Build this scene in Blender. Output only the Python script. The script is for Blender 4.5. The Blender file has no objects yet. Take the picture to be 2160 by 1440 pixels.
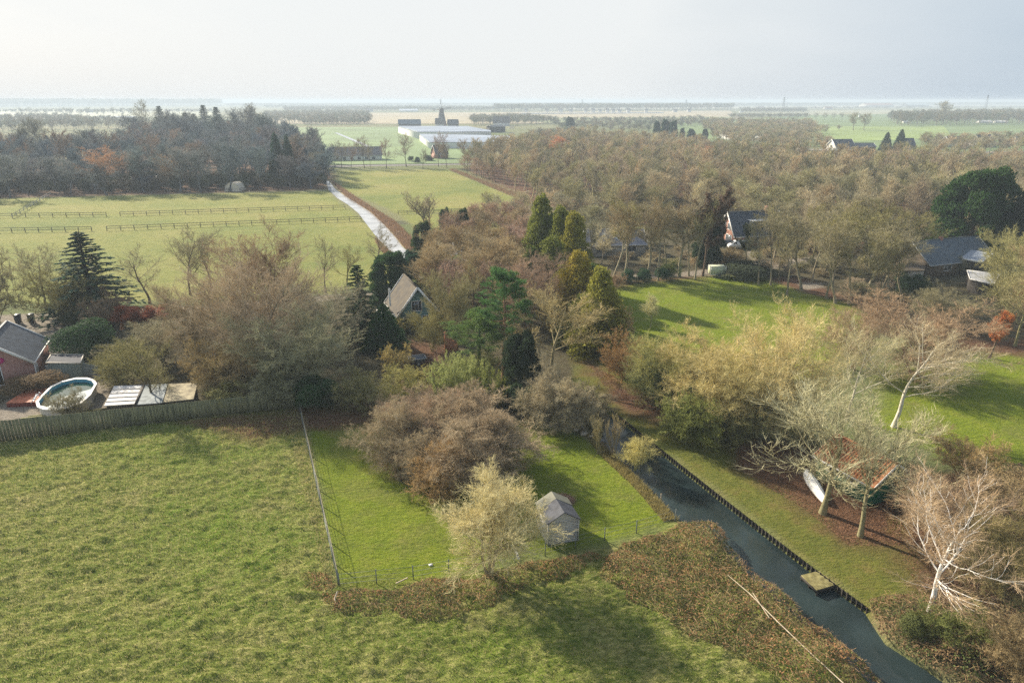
import bpy, math, random
import numpy as np
from mathutils import Vector, Matrix

# ------------------------------------------------------------------ camera, sky, sun, exposure
scene = bpy.context.scene
CAM_H, F_PX, PITCH = 32.0, 1440.0, math.radians(19.43)
CX, CY = 1080.0, 720.0
cam_d = bpy.data.cameras.new('camera'); cam = bpy.data.objects.new('camera', cam_d)
scene.collection.objects.link(cam); scene.camera = cam
cam.location = (0, 0, CAM_H); cam.rotation_euler = (math.pi / 2 - PITCH, 0, 0)
cam_d.sensor_width = 36.0; cam_d.lens = 36.0 * F_PX / 2160.0
cam_d.clip_start = 0.5; cam_d.clip_end = 60000
scene.render.engine = 'CYCLES'
scene.view_settings.view_transform = 'Standard'; scene.view_settings.look = 'None'
scene.view_settings.exposure = 1.0; scene.view_settings.gamma = 1.0
scene.cycles.max_bounces = 5; scene.cycles.diffuse_bounces = 3; scene.cycles.glossy_bounces = 3
scene.cycles.transmission_bounces = 3; scene.cycles.volume_bounces = 0; scene.cycles.transparent_max_bounces = 6
scene.cycles.caustics_reflective = False; scene.cycles.caustics_refractive = False
scene.cycles.use_denoising = False
try:
    scene.cycles.denoiser = 'OPENIMAGEDENOISE'; scene.cycles.denoising_input_passes = 'RGB_ALBEDO_NORMAL'
except Exception: pass
SUN_EL, SUN_AZ = math.radians(28), math.radians(-48)      # azimuth from the view direction, negative = left
world = bpy.data.worlds.new('World'); scene.world = world; world.use_nodes = True
wn, wl = world.node_tree.nodes, world.node_tree.links
bg = wn['Background']; bg.inputs['Strength'].default_value = 0.083
sky = wn.new('ShaderNodeTexSky'); sky.sky_type = 'NISHITA'; sky.sun_disc = False
sky.sun_elevation = SUN_EL; sky.sun_rotation = SUN_AZ
sky.altitude = 0; sky.air_density = 1.0; sky.dust_density = 3.5; sky.ozone_density = 1.0
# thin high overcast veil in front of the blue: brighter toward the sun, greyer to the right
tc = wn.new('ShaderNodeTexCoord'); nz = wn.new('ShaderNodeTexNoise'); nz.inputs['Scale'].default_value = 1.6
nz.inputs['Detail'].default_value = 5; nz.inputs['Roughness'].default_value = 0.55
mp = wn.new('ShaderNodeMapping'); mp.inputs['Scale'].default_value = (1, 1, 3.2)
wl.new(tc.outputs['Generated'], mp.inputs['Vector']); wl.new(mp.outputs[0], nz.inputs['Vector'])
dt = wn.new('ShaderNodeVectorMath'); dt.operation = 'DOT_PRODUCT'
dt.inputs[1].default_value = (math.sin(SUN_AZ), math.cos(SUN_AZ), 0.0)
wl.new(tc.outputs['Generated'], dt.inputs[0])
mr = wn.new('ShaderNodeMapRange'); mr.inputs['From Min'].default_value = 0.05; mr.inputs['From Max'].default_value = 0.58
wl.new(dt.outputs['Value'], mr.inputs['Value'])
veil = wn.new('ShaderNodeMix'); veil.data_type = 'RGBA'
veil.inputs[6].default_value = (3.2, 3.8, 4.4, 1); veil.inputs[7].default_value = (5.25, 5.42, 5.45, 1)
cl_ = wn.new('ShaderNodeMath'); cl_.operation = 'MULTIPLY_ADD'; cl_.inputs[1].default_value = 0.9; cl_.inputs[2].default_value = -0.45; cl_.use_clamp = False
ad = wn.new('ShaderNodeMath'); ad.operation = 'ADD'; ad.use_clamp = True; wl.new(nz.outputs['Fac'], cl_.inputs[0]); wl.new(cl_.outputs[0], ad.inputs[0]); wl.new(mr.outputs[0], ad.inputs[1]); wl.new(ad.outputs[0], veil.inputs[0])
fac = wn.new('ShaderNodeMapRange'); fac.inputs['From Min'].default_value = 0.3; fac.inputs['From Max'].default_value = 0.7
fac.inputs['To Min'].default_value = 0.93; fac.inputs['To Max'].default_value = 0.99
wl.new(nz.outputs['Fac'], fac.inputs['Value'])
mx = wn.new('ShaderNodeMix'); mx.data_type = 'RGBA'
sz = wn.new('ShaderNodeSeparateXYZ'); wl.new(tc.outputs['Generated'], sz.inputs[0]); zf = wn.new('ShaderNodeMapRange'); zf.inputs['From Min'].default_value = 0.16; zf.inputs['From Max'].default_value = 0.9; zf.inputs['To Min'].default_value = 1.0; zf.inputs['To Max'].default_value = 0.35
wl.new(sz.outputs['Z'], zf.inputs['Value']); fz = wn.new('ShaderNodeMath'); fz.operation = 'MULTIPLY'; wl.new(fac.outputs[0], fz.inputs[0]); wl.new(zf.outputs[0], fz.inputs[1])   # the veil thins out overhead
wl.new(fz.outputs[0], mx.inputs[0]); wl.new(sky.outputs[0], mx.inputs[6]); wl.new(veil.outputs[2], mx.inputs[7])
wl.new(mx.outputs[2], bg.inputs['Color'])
sun_d = bpy.data.lights.new('sun', 'SUN'); sun_d.energy = 4.7; sun_d.angle = math.radians(1.6); sun_d.color = (1.0, 0.88, 0.70)
sun = bpy.data.objects.new('sun', sun_d); scene.collection.objects.link(sun)
sdir = Vector((math.sin(SUN_AZ) * math.cos(SUN_EL), math.cos(SUN_AZ) * math.cos(SUN_EL), math.sin(SUN_EL)))
sun.rotation_euler = sdir.to_track_quat('Z', 'Y').to_euler(); sun.location = (0, 0, 60)

# ------------------------------------------------------------------ measuring helpers
C_, S_ = math.cos(PITCH), math.sin(PITCH)
def ray(u, v):
    dx, dy = (u - CX) / F_PX, (CY - v) / F_PX
    return Vector((dx, C_ + dy * S_, -S_ + dy * C_))
def P(u, v, z=0.0):
    r = ray(u, v); t = (z - CAM_H) / r.z
    return Vector((r.x * t, r.y * t, z))
def ppm(u, v, z=0.0):                       # pixels of the 2160 photo per metre at that spot
    p = P(u, v, z); return F_PX / (p.y * C_ + (CAM_H - z) * S_)
def height(u, vb, vt):                      # height of something standing at (u, vb) whose tip reaches row vt
    p = P(u, vb); r = ray(u, vt); return CAM_H + r.z * p.y / r.y
col = scene.collection
def link(o, parent=None):
    col.objects.link(o)
    if parent is not None: o.parent = parent
    return o
def tag(o, label=None, cat=None, group=None, kind=None):
    if label: o['label'] = label
    if cat: o['category'] = cat
    if group: o['group'] = group
    if kind: o['kind'] = kind
    return o
def empty(name, loc, rz=0.0):
    o = bpy.data.objects.new(name, None); o.location = loc; o.rotation_euler = (0, 0, rz); o.empty_display_size = 0.3
    return link(o)
def mesh_from(name, parts, mats, smooth=False):
    """parts: list of (verts (n,3), faces (m,k), material index)"""
    vs, loops, starts, totals, mi = [], [], [], [], []; off = 0; ls = 0
    for V, Fc, m in parts:
        V = np.asarray(V, dtype=np.float32).reshape(-1, 3); Fc = np.asarray(Fc, dtype=np.int64)
        if len(Fc) == 0: continue
        k = Fc.shape[1]; vs.append(V); loops.append((Fc + off).ravel())
        starts.append(ls + np.arange(len(Fc)) * k); totals.append(np.full(len(Fc), k)); mi.append(np.full(len(Fc), m))
        off += len(V); ls += len(Fc) * k
    me = bpy.data.meshes.new(name)
    V = np.concatenate(vs); L = np.concatenate(loops); S = np.concatenate(starts); T = np.concatenate(totals); M = np.concatenate(mi)
    me.vertices.add(len(V)); me.vertices.foreach_set('co', V.ravel())
    me.loops.add(len(L)); me.loops.foreach_set('vertex_index', L.astype(np.int32))
    me.polygons.add(len(S)); me.polygons.foreach_set('loop_start', S.astype(np.int32)); me.polygons.foreach_set('loop_total', T.astype(np.int32))
    me.polygons.foreach_set('material_index', M.astype(np.int32))
    if smooth: me.polygons.foreach_set('use_smooth', np.ones(len(S), dtype=bool))
    for m in mats: me.materials.append(m)
    me.update(calc_edges=True); return me
def mobj(name, me, parent=None): return link(bpy.data.objects.new(name, me), parent)

class MB:                                    # small mesh collector: boxes, polygons, tubes
    def __init__(s): s.p = []
    def poly(s, pts, m=0): s.p.append((np.array([tuple(p) for p in pts]), np.arange(len(pts))[None, :], m)); return s
    def hexa(s, b, m=0):                     # 8 corners: bottom 4 ccw, top 4 ccw
        s.p.append((np.array([tuple(p) for p in b]), np.array([[3, 2, 1, 0], [4, 5, 6, 7], [0, 1, 5, 4], [1, 2, 6, 5], [2, 3, 7, 6], [3, 0, 4, 7]]), m)); return s
    def box(s, c, d, m=0, rz=0.0):           # centre of the base, dimensions
        x, y, z = c; a, b, h = d[0] / 2, d[1] / 2, d[2]; cs, sn = math.cos(rz), math.sin(rz)
        q = [(x + i * a * cs - j * b * sn, y + i * a * sn + j * b * cs) for i, j in ((-1, -1), (1, -1), (1, 1), (-1, 1))]
        return s.hexa([(i, j, z) for i, j in q] + [(i, j, z + h) for i, j in q], m)
    def bar(s, a, b, w, h=None, m=0):        # beam between two points, w wide, h tall
        a, b = Vector(a), Vector(b); h = h or w; d = (b - a).normalized()
        side = d.cross(Vector((0, 0, 1))); side = side.normalized() if side.length > 1e-4 else Vector((1, 0, 0))
        up = side.cross(d).normalized(); side = side * w / 2; up = up * h / 2
        return s.hexa([a - side - up, a + side - up, b + side - up, b - side - up, a - side + up, a + side + up, b + side + up, b - side + up], m)
    def slab(s, pts, t, m=0):                # flat polygon with thickness along its own normal (downwards)
        pts = [Vector(p) for p in pts]; n = (pts[1] - pts[0]).cross(pts[2] - pts[0]).normalized() * t; k = len(pts)
        if n.z < 0: n = -n; pts = pts[::-1]
        V = pts + [p - n for p in pts]
        s.p.append((np.array([tuple(p) for p in V]), np.arange(k)[None, :], m)); s.p.append((np.array([tuple(p) for p in V]), (np.arange(k)[::-1] + k)[None, :], m))
        s.p.append((np.array([tuple(p) for p in V]), np.array([[i, i + k, (i + 1) % k + k, (i + 1) % k] for i in range(k)]), m)); return s
    def prism(s, pts2, z0, z1, m=0):
        k = len(pts2); V = [(p[0], p[1], z0) for p in pts2] + [(p[0], p[1], z1) for p in pts2]
        A = np.array(V)
        s.p.append((A, (np.arange(k) + k)[None, :], m)); s.p.append((A, np.arange(k)[::-1][None, :], m))
        s.p.append((A, np.array([[i, (i + 1) % k, (i + 1) % k + k, i + k] for i in range(k)]), m)); return s
    def tube(s, pts, r, n=8, m=0):
        P_ = np.array([[tuple(p) for p in pts]]); R = np.array([r if hasattr(r, '__len__') else [r] * len(pts)]); s.p += [(v, f, m) for v, f in tubes(P_, R, n)]; return s
    def build(s, name, mats, parent=None, smooth=False):
        mats = mats if isinstance(mats, (list, tuple)) else [mats]
        return mobj(name, mesh_from(name, s.p, mats, smooth), parent)

def unit(v): return v / np.maximum(np.linalg.norm(v, axis=-1, keepdims=True), 1e-9)
def tubes(PT, R, k):
    """PT (n,s,3) paths, R (n,s) radii -> verts, faces"""
    n, s, _ = PT.shape
    T = np.empty_like(PT); T[:, 1:-1] = PT[:, 2:] - PT[:, :-2]; T[:, 0] = PT[:, 1] - PT[:, 0]; T[:, -1] = PT[:, -1] - PT[:, -2]; T = unit(T)
    ref = np.where(np.abs(T[:, :1, 2:3]) > 0.9, np.array([1., 0, 0]), np.array([0, 0, 1.])); ref = np.broadcast_to(ref, T.shape)
    A = unit(np.cross(T, ref)); B = np.cross(T, A)
    an = np.arange(k) * 2 * np.pi / k
    V = PT[:, :, None, :] + R[:, :, None, None] * (A[:, :, None, :] * np.cos(an)[None, None, :, None] + B[:, :, None, :] * np.sin(an)[None, None, :, None])
    idx = np.arange(n * s * k).reshape(n, s, k)
    a = idx[:, :-1]; b = idx[:, 1:]
    F = np.stack([a, np.roll(a, -1, 2), np.roll(b, -1, 2), b], -1).reshape(-1, 4)
    return [(V.reshape(-1, 3), F)]
def ribbons(PT, W, rng):
    n, s, _ = PT.shape
    D = PT[:, -1] - PT[:, 0]; side = unit(np.cross(unit(D), rng.normal(size=(n, 3))))
    t = np.linspace(1, 0.25, s)[None, :, None] * W[:, None, None] * 0.5
    V = np.stack([PT - side[:, None] * t, PT + side[:, None] * t], 2)
    idx = np.arange(n * s * 2).reshape(n, s, 2); a = idx[:, :-1]; b = idx[:, 1:]
    F = np.stack([a[..., 0], a[..., 1], b[..., 1], b[..., 0]], -1).reshape(-1, 4)
    return [(V.reshape(-1, 3), F)]
def leaves(C, N, L, W, rng, up=None):
    """rhombic leaves: centres, normals, length, width"""
    n = len(C); T = unit(np.cross(N, rng.normal(size=(n, 3)))) if up is None else unit(up)
    B = unit(np.cross(N, T)); L = np.broadcast_to(L, n)[:, None]; W = np.broadcast_to(W, n)[:, None]
    V = np.stack([C - T * L / 2, C + B * W / 2, C + T * L / 2, C - B * W / 2], 1)
    return [(V.reshape(-1, 3), np.arange(4 * n).reshape(n, 4))]

# value noise in numpy
_tab = np.random.RandomState(5).rand(257, 257); _tab[256] = _tab[0]; _tab[:, 256] = _tab[:, 0]
def vnoise(x, y, sc):
    x = x / sc + 1000.3; y = y / sc + 1000.7; xi = np.floor(x).astype(int); yi = np.floor(y).astype(int); fx = x - xi; fy = y - yi
    fx = fx * fx * (3 - 2 * fx); fy = fy * fy * (3 - 2 * fy); xi &= 255; yi &= 255
    return (_tab[xi, yi] * (1 - fx) + _tab[xi + 1, yi] * fx) * (1 - fy) + (_tab[xi, yi + 1] * (1 - fx) + _tab[xi + 1, yi + 1] * fx) * fy
def pip_sd(x, y, poly):                       # signed distance, positive inside
    poly = [(p[0], p[1]) for p in poly]; d = np.full(x.shape, 1e9); ins = np.zeros(x.shape, bool)
    for i in range(len(poly)):
        x0, y0 = poly[i]; x1, y1 = poly[(i + 1) % len(poly)]; ex, ey = x1 - x0, y1 - y0
        t = np.clip(((x - x0) * ex + (y - y0) * ey) / (ex * ex + ey * ey + 1e-12), 0, 1)
        d = np.minimum(d, np.hypot(x - x0 - t * ex, y - y0 - t * ey))
        c = ((y0 > y) != (y1 > y)); ins ^= c & (x < (x1 - x0) * (y - y0) / (y1 - y0 + 1e-12) + x0)
    return np.where(ins, d, -d)
def PP(pts): return [tuple(P(u, v)[:2]) for u, v in pts]
def scatter(poly, n, rng):
    poly = np.array(poly); lo, hi = poly.min(0), poly.max(0); out = np.zeros((0, 2))
    while len(out) < n:
        q = lo + rng.rand(n * 2 + 50, 2) * (hi - lo); out = np.vstack([out, q[pip_sd(q[:, 0], q[:, 1], poly) > 0]])
    return out[:n]

# ------------------------------------------------------------------ materials
MATS = {}
def mat(name, c, rough=0.8, var=0.12, scale=3.0, spec=0.25, c2=None, bump=0.0, metal=0.0, detail=4, stretch=None, sheen=0):
    """painted/rough procedural surface: two tones mixed by noise, optional bump"""
    if name in MATS: return MATS[name]
    m = bpy.data.materials.new(name); m.use_nodes = True; N, L = m.node_tree.nodes, m.node_tree.links; b = N['Principled BSDF']
    b.inputs['Roughness'].default_value = rough; b.inputs['Specular IOR Level'].default_value = spec; b.inputs['Metallic'].default_value = metal
    t = N.new('ShaderNodeTexCoord'); n = N.new('ShaderNodeTexNoise'); n.inputs['Scale'].default_value = scale; n.inputs['Detail'].default_value = detail
    src = t.outputs['Object']
    if stretch:
        q = N.new('ShaderNodeMapping'); q.inputs['Scale'].default_value = stretch; L.new(src, q.inputs[0]); src = q.outputs[0]
    L.new(src, n.inputs['Vector'])
    r = N.new('ShaderNodeValToRGB'); c2 = c2 or tuple(min(1, x * (1 + 1.6 * var)) for x in c); c1 = tuple(x * (1 - var) for x in c)
    r.color_ramp.elements[0].position = 0.33; r.color_ramp.elements[1].position = 0.67
    r.color_ramp.elements[0].color = (*c1, 1); r.color_ramp.elements[1].color = (*c2, 1)
    L.new(n.outputs['Fac'], r.inputs[0]); L.new(r.outputs[0], b.inputs['Base Color'])
    if bump:
        bp = N.new('ShaderNodeBump'); bp.inputs['Strength'].default_value = bump; bp.inputs['Distance'].default_value = 0.05
        L.new(n.outputs['Fac'], bp.inputs['Height']); L.new(bp.outputs[0], b.inputs['Normal'])
    MATS[name] = m; return m
def tint_mat(name, attr='OBJECT', rough=0.85, dark=0.62, light=1.3, scale=1.2, trans=0.0):
    """plant material: the plant's own colour (custom property) varied by noise through the crown"""
    m = bpy.data.materials.new(name); m.use_nodes = True; N, L = m.node_tree.nodes, m.node_tree.links; b = N['Principled BSDF']
    b.inputs['Roughness'].default_value = rough; b.inputs['Specular IOR Level'].default_value = 0.2
    a = N.new('ShaderNodeAttribute'); a.attribute_type = attr; a.attribute_name = 'tint'
    t = N.new('ShaderNodeTexCoord'); n = N.new('ShaderNodeTexNoise'); n.inputs['Scale'].default_value = scale; n.inputs['Detail'].default_value = 5; n.inputs['Roughness'].default_value = 0.7
    L.new(t.outputs['Object'], n.inputs['Vector'])
    r = N.new('ShaderNodeMapRange'); r.inputs['From Min'].default_value = 0.3; r.inputs['From Max'].default_value = 0.7
    r.inputs['To Min'].default_value = dark; r.inputs['To Max'].default_value = light; L.new(n.outputs['Fac'], r.inputs[0])
    mu = N.new('ShaderNodeVectorMath'); mu.operation = 'SCALE'; L.new(a.outputs['Color'], mu.inputs[0]); L.new(r.outputs[0], mu.inputs['Scale'])
    L.new(mu.outputs[0], b.inputs['Base Color'])
    if trans:
        tr = N.new('ShaderNodeBsdfTranslucent'); L.new(mu.outputs[0], tr.inputs['Color']); ms = N.new('ShaderNodeMixShader'); ms.inputs[0].default_value = trans
        L.new(b.outputs[0], ms.inputs[1]); L.new(tr.outputs[0], ms.inputs[2]); L.new(ms.outputs[0], N['Material Output'].inputs['Surface'])
    return m
M_TWIG = tint_mat('twig_bark', dark=1.1, light=2.2, trans=0.15); M_LEAF = tint_mat('foliage', scale=2.2, dark=0.9, light=2.1, trans=0.35)
M_FARTREE = tint_mat('distant_twigs', attr='INSTANCER', dark=1.1, light=2.2, scale=.2, trans=0.15)
M_BARK = tint_mat('trunk_bark', scale=6.0, dark=0.7, light=1.5)
# ------------------------------------------------------------------ plants
def frames(D, rng):
    A = unit(np.cross(D, rng.normal(size=D.shape))); return A, np.cross(D, A)
def grow(P0, D, L, R, S, wig, trop, rng, taper=0.35, tropv=(0, 0, 1.0)):
    n = len(P0); PT = np.zeros((n, S + 1, 3)); PT[:, 0] = P0; d = D.copy(); tv = np.array(tropv)
    for i in range(S):
        d = unit(d + rng.normal(size=d.shape) * wig + tv * trop); PT[:, i + 1] = PT[:, i] + d * (L / S)[:, None]
    t = np.linspace(0, 1, S + 1)[None]; return PT, R[:, None] * (1 - (1 - taper) * t)
def sprout(PT, RR, L, m, t0, t1, ang, ratio, shape, rr, rng, angv=0.25):
    n, s, _ = PT.shape; t = t0 + (t1 - t0) * (np.arange(m)[None] + rng.rand(n, m)) / m; f = t * (s - 1); i = np.minimum(f.astype(int), s - 2); g = (f - i)[..., None]
    ii = np.arange(n)[:, None]; a, b = PT[ii, i], PT[ii, i + 1]; pos = a * (1 - g) + b * g; T = unit(b - a).reshape(-1, 3)
    A, B = frames(T, rng); ph = rng.rand(n * m) * 6.283; an = ang * (1 + angv * rng.normal(size=n * m))
    D = T * np.cos(an)[:, None] + (A * np.cos(ph)[:, None] + B * np.sin(ph)[:, None]) * np.sin(an)[:, None]
    ln = (L[:, None] * ratio * (1 - shape * t)).ravel() * (0.7 + 0.6 * rng.rand(n * m))
    r0 = (RR[ii, i] * (1 - g[..., 0]) + RR[ii, i + 1] * g[..., 0]).ravel() * rr
    return pos.reshape(-1, 3), D, ln, r0
def bare_tree(seed, H=12, trunk=0.35, r=0.2, limbs=9, a0=0.75, lr=0.62, n2=8, n3=7, n4=6, n5=0, tw=0.012, trop=0.06, wig=0.12,
              stems=1, spread=0.0, a1=0.7, shape=0.35, t0=0.3, droop=0.0, flat=1.0, sides=7, lr2=0.5, lr3=0.5, lr4=0.6):
    """leafless broadleaf: returns (trunk and limb mesh, twig mesh)"""
    rng = np.random.RandomState(seed); tv = (0, 0, 1.0)
    P0 = np.zeros((stems, 3)); P0[:, :2] = rng.normal(size=(stems, 2)) * 0.12 * (stems > 1) * (1 + spread)
    ph = np.arange(stems) * 2.399 + rng.rand(); sp = spread * (0.6 + 0.6 * rng.rand(stems))
    D = unit(np.stack([np.cos(ph) * sp, np.sin(ph) * sp, np.ones(stems)], 1)) if spread else unit(np.tile([0.03 * rng.randn(), 0.03 * rng.randn(), 1.0], (stems, 1)))
    L0 = np.full(stems, H * 0.85) * (0.75 + 0.25 * rng.rand(stems) if stems > 1 else 1); R0 = np.full(stems, r / stems ** 0.4)
    t_, r_ = grow(P0, D, L0, R0, 9, wig * 0.5, 0.03, rng, 0.2); r_[:, 0] *= 1.35
    wood = tubes(t_, r_, sides)
    q = sprout(t_, r_, L0, limbs, max(trunk, t0), 0.97, a0, lr, shape, 0.55, rng); b1, c1 = grow(*q, 7, wig, trop, rng, 0.25, tv); wood += tubes(b1, c1, 5)
    q2 = sprout(b1, c1, q[2], n2, 0.2, 0.98, a1, lr2, 0.35, 0.6, rng); b2, c2 = grow(*q2, 5, wig * 1.2, trop, rng, 0.3, tv); wood += tubes(b2, np.maximum(c2, tw * 0.7), 3)
    tv2 = (0, 0, 1.0 if not droop else -1.0); tr2 = trop if not droop else droop
    q3 = sprout(b2, c2, q2[2], n3, 0.1, 1.0, 0.65, lr3, 0.3, 0.6, rng); b3, _ = grow(*q3, 3, wig * 1.2, tr2, rng, 0.4, tv2)
    tw_ = ribbons(b3, np.full(len(b3), tw * 1.7), rng)
    q4 = sprout(b3, np.full(b3.shape[:2], tw), q3[2], n4, 0.1, 1.0, 0.6, lr4, 0.3, 1, rng); b4, _ = grow(*q4, 2, wig, tr2, rng, 0.4, tv2)
    tw_ += ribbons(b4, np.full(len(b4), tw), rng)
    if n5:
        q5 = sprout(b4, np.full(b4.shape[:2], tw), q4[2], n5, 0.1, 1.0, 0.6, 0.6, 0.3, 1, rng); b5, _ = grow(*q5, 1, wig, tr2, rng, 0.4, tv2)
        tw_ += ribbons(b5, np.full(len(b5), tw * 0.8), rng)
    return wood, tw_
def bounds(parts):
    V = np.concatenate([v for v, f in parts]); z = np.percentile(V[:, 2], 99.7); rr = np.percentile(np.abs(V[:, :2]), 97); return max(z, .1), max(rr * 2, .1)
class Proto:
    def __init__(s, name, wood, crown, woodmat=None, crownmat=None, crownname='crown', woodname='trunk', wood_first=0):
        s.H, s.W = bounds(crown); s.cn, s.wn = crownname, woodname; s.raw = wood + crown
        s.wood = mesh_from(name + '_trunk', [(v, f, 0) for v, f in wood], [woodmat or M_BARK], True) if wood else None
        s.crown = mesh_from(name + '_crown', [(v, f, 0) for v, f in crown], [crownmat or M_TWIG])
PR = {}
def plant(proto, kind, label, cat, loc, H, W, tint, wtint=None, rz=None, group=None, parts=True, tilt=0.0):
    p = proto; rz = random.uniform(0, 6.28) if rz is None else rz; z0 = loc[2] if len(loc) > 2 else 0.0
    e = empty(kind, (loc[0], loc[1], z0 - 0.08), rz); tag(e, label, cat, group)
    e.scale = (W / p.W, W / p.W, H / p.H)
    if tilt: e.rotation_euler = (tilt, 0, rz)
    c = mobj(p.cn, p.crown, e); tint = (tint[0] * .98, tint[1] * 1.02, tint[2] * .87); c['tint'] = tuple(float(x) for x in tint)
    if p.wood is not None:
        w = mobj(p.wn, p.wood, e); w['tint'] = tuple(float(x) for x in (wtint or tuple(t * 0.8 for t in tint)))
    return e
random.seed(11)
def protos(key, n, fn): PR[key] = [fn(i) for i in range(n)]
BT = lambda nm, **k: (lambda i: Proto(nm, *bare_tree(seed=hash_(nm) + i * 17, **k)))
def hash_(s): return sum(ord(c) * (i + 3) for i, c in enumerate(s)) % 9973
# woodland trees: narrow, ascending; three shapes. fine = mid distance, coarse = far
protos('wood', 4, BT('woodland_tree', H=14, trunk=.25, r=.13, limbs=17, a0=.52, lr=.42, n2=9, n3=8, n4=6, tw=.025, trop=.17))
protos('far', 3, BT('far_tree', H=14, trunk=.22, r=.15, limbs=13, a0=.58, lr=.44, n2=7, n3=6, n4=4, tw=.06, trop=.17, sides=4))
protos('round', 4, BT('round_tree', H=10, trunk=.25, r=.13, limbs=16, a0=.85, lr=.52, n2=9, n3=8, n4=6, tw=.018, trop=.07, shape=.4))
protos('grove', 3, BT('grove_tree', H=12, trunk=.1, r=.17, limbs=20, a0=.85, lr=.52, n2=10, n3=9, n4=7, tw=.017, trop=.06, stems=3, spread=.3, t0=.12, wig=.15))
protos('dome', 2, BT('dome_tree', H=5.5, trunk=.12, r=.24, limbs=18, a0=1.15, lr=.8, n2=10, n3=9, n4=7, n5=3, tw=.013, trop=.03, wig=.24, stems=4, spread=.6, shape=.5, t0=.15))
protos('shrub', 3, BT('shrub', H=4, trunk=.08, r=.06, limbs=11, a0=.85, lr=.5, n2=8, n3=7, n4=6, tw=.014, t0=.08, trop=.05, wig=.16, stems=8, spread=.6, shape=.3, sides=4))
protos('fan', 2, BT('fan_tree', H=9.5, trunk=.2, r=.15, limbs=20, a0=1.0, lr=.74, n2=12, n3=6, n4=4, tw=.0125, trop=.15, wig=.10, shape=.5, stems=1, sides=9, lr2=.48, t0=.36))
protos('birch', 2, BT('birch_tree', H=10, trunk=.36, r=.15, limbs=12, a0=.8, lr=.58, n2=11, n3=10, n4=8, tw=.011, trop=.07, wig=.12, shape=.35, stems=1, lr2=.5))
protos('willow', 1, BT('willow_tree', H=6.5, trunk=.06, r=.18, limbs=16, a0=.95, lr=.72, n2=9, n3=8, n4=6, n5=1, tw=.011, trop=.03, wig=.2, shape=.5, stems=4, spread=.35))
protos('open', 3, BT('open_tree', H=9, trunk=.28, r=.12, limbs=15, a0=.85, lr=.5, n2=9, n3=6, n4=4, tw=.016, trop=.08, shape=.45))
protos('coppice', 2, BT('coppiced_tree', H=4.5, trunk=.3, r=.12, limbs=14, a0=.35, lr=.5, n2=5, n3=4, n4=2, tw=.016, trop=.2, shape=.2, stems=3, spread=.15))

def leaf_cloud(lobes, n, ls, rng, lw=None, up=0.0, inner=0.35, spiky=0.0):
    """leaf faces over and inside a set of lobes (x,y,z,rx,rz)"""
    lobes = np.array(lobes, float); w = (lobes[:, 3] ** 2); k = rng.choice(len(lobes), n, p=w / w.sum()); D = unit(rng.normal(size=(n, 3))); D[:, 2] = np.where(D[:, 2] < -0.35, -D[:, 2], D[:, 2])
    rad = 1 - inner * rng.rand(n) ** 1.5 + rng.normal(size=n) * 0.05
    ctr = lobes[k, :3]; R = np.stack([lobes[k, 3], lobes[k, 3], lobes[k, 4]], 1); C = ctr + D * R * rad[:, None]
    C = C[C[:, 2] > 0.03]; cen = lobes[:, :3].mean(0); D = unit(rng.normal(size=C.shape) * 0.55 + unit(C - cen))
    U = None
    if up: U = unit(unit(C - cen) * (1 - up) + np.array([0, 0, 1.0]) * up + rng.normal(size=C.shape) * 0.35)
    return leaves(C, D, ls * (0.6 + 0.8 * rng.rand(len(C))), (lw or ls * 0.55) * (0.7 + 0.6 * rng.rand(len(C))), rng, U)
def lumpy(W, H, n, rng, zf=0.55, r=0.3):
    out = [(0, 0, H * .45, W * .36, H * .45)]
    for i in range(n):
        a = rng.rand() * 6.283; q = rng.rand() ** .6; z = H * (0.15 + 0.68 * rng.rand()); m = W * .5 * math.sqrt(max(0.02, 1 - ((z / H - .35) / .7) ** 2)) * (.35 + .5 * q)
        rr = W * r * (.5 + .6 * rng.rand()); out.append((m * math.cos(a), m * math.sin(a), z, rr, rr * zf * 1.3))
    return out
def evergreen_bush(i):
    rng = np.random.RandomState(60 + i); return Proto('evergreen_bush', [], leaf_cloud(lumpy(4, 3, 16, rng), 9000, .16, rng), crownmat=M_LEAF, crownname='foliage')
protos('bush', 2, evergreen_bush)
def cypress(i):                                # feathery column built from upright lobes that taper to a tip
    rng = np.random.RandomState(80 + i); H, W = 12.0, 4.4; lob = []
    for k in range(46):
        z = H * (0.04 + 0.9 * (k / 46.0)); rr = W * .5 * (1 - z / H) ** .7; a = k * 2.4 + rng.rand(); q = .45 + .5 * rng.rand()
        lob.append((rr * q * math.cos(a), rr * q * math.sin(a), z, .28 + rr * .42, .7 + rr * .5))
    wd = tubes(np.array([[[0, 0, 0], [0, 0, H * .5], [0, 0, H * .95]]]), np.array([[.22, .14, .03]]), 6)
    return Proto('cypress', wd, leaf_cloud(lob, 15000, .36, rng, lw=.13, up=.65, inner=.5), crownmat=M_LEAF, crownname='foliage')
protos('cypress', 3, cypress)
def cone(i):                                   # tight flame-shaped conifer
    rng = np.random.RandomState(95 + i); H, W = 9.0, 5.0; lob = []
    for k in range(40):
        z = H * (k / 40.0) * .97; rr = W * .5 * (1 - z / H) ** .8; a = k * 2.4
        lob.append((rr * .6 * math.cos(a), rr * .6 * math.sin(a), z, .2 + rr * .45, .5 + rr * .5))
    return Proto('conifer', [], leaf_cloud(lob, 9000, .34, rng, lw=.16, up=.5), crownmat=M_LEAF, crownname='foliage')
protos('cone', 2, cone)
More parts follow.
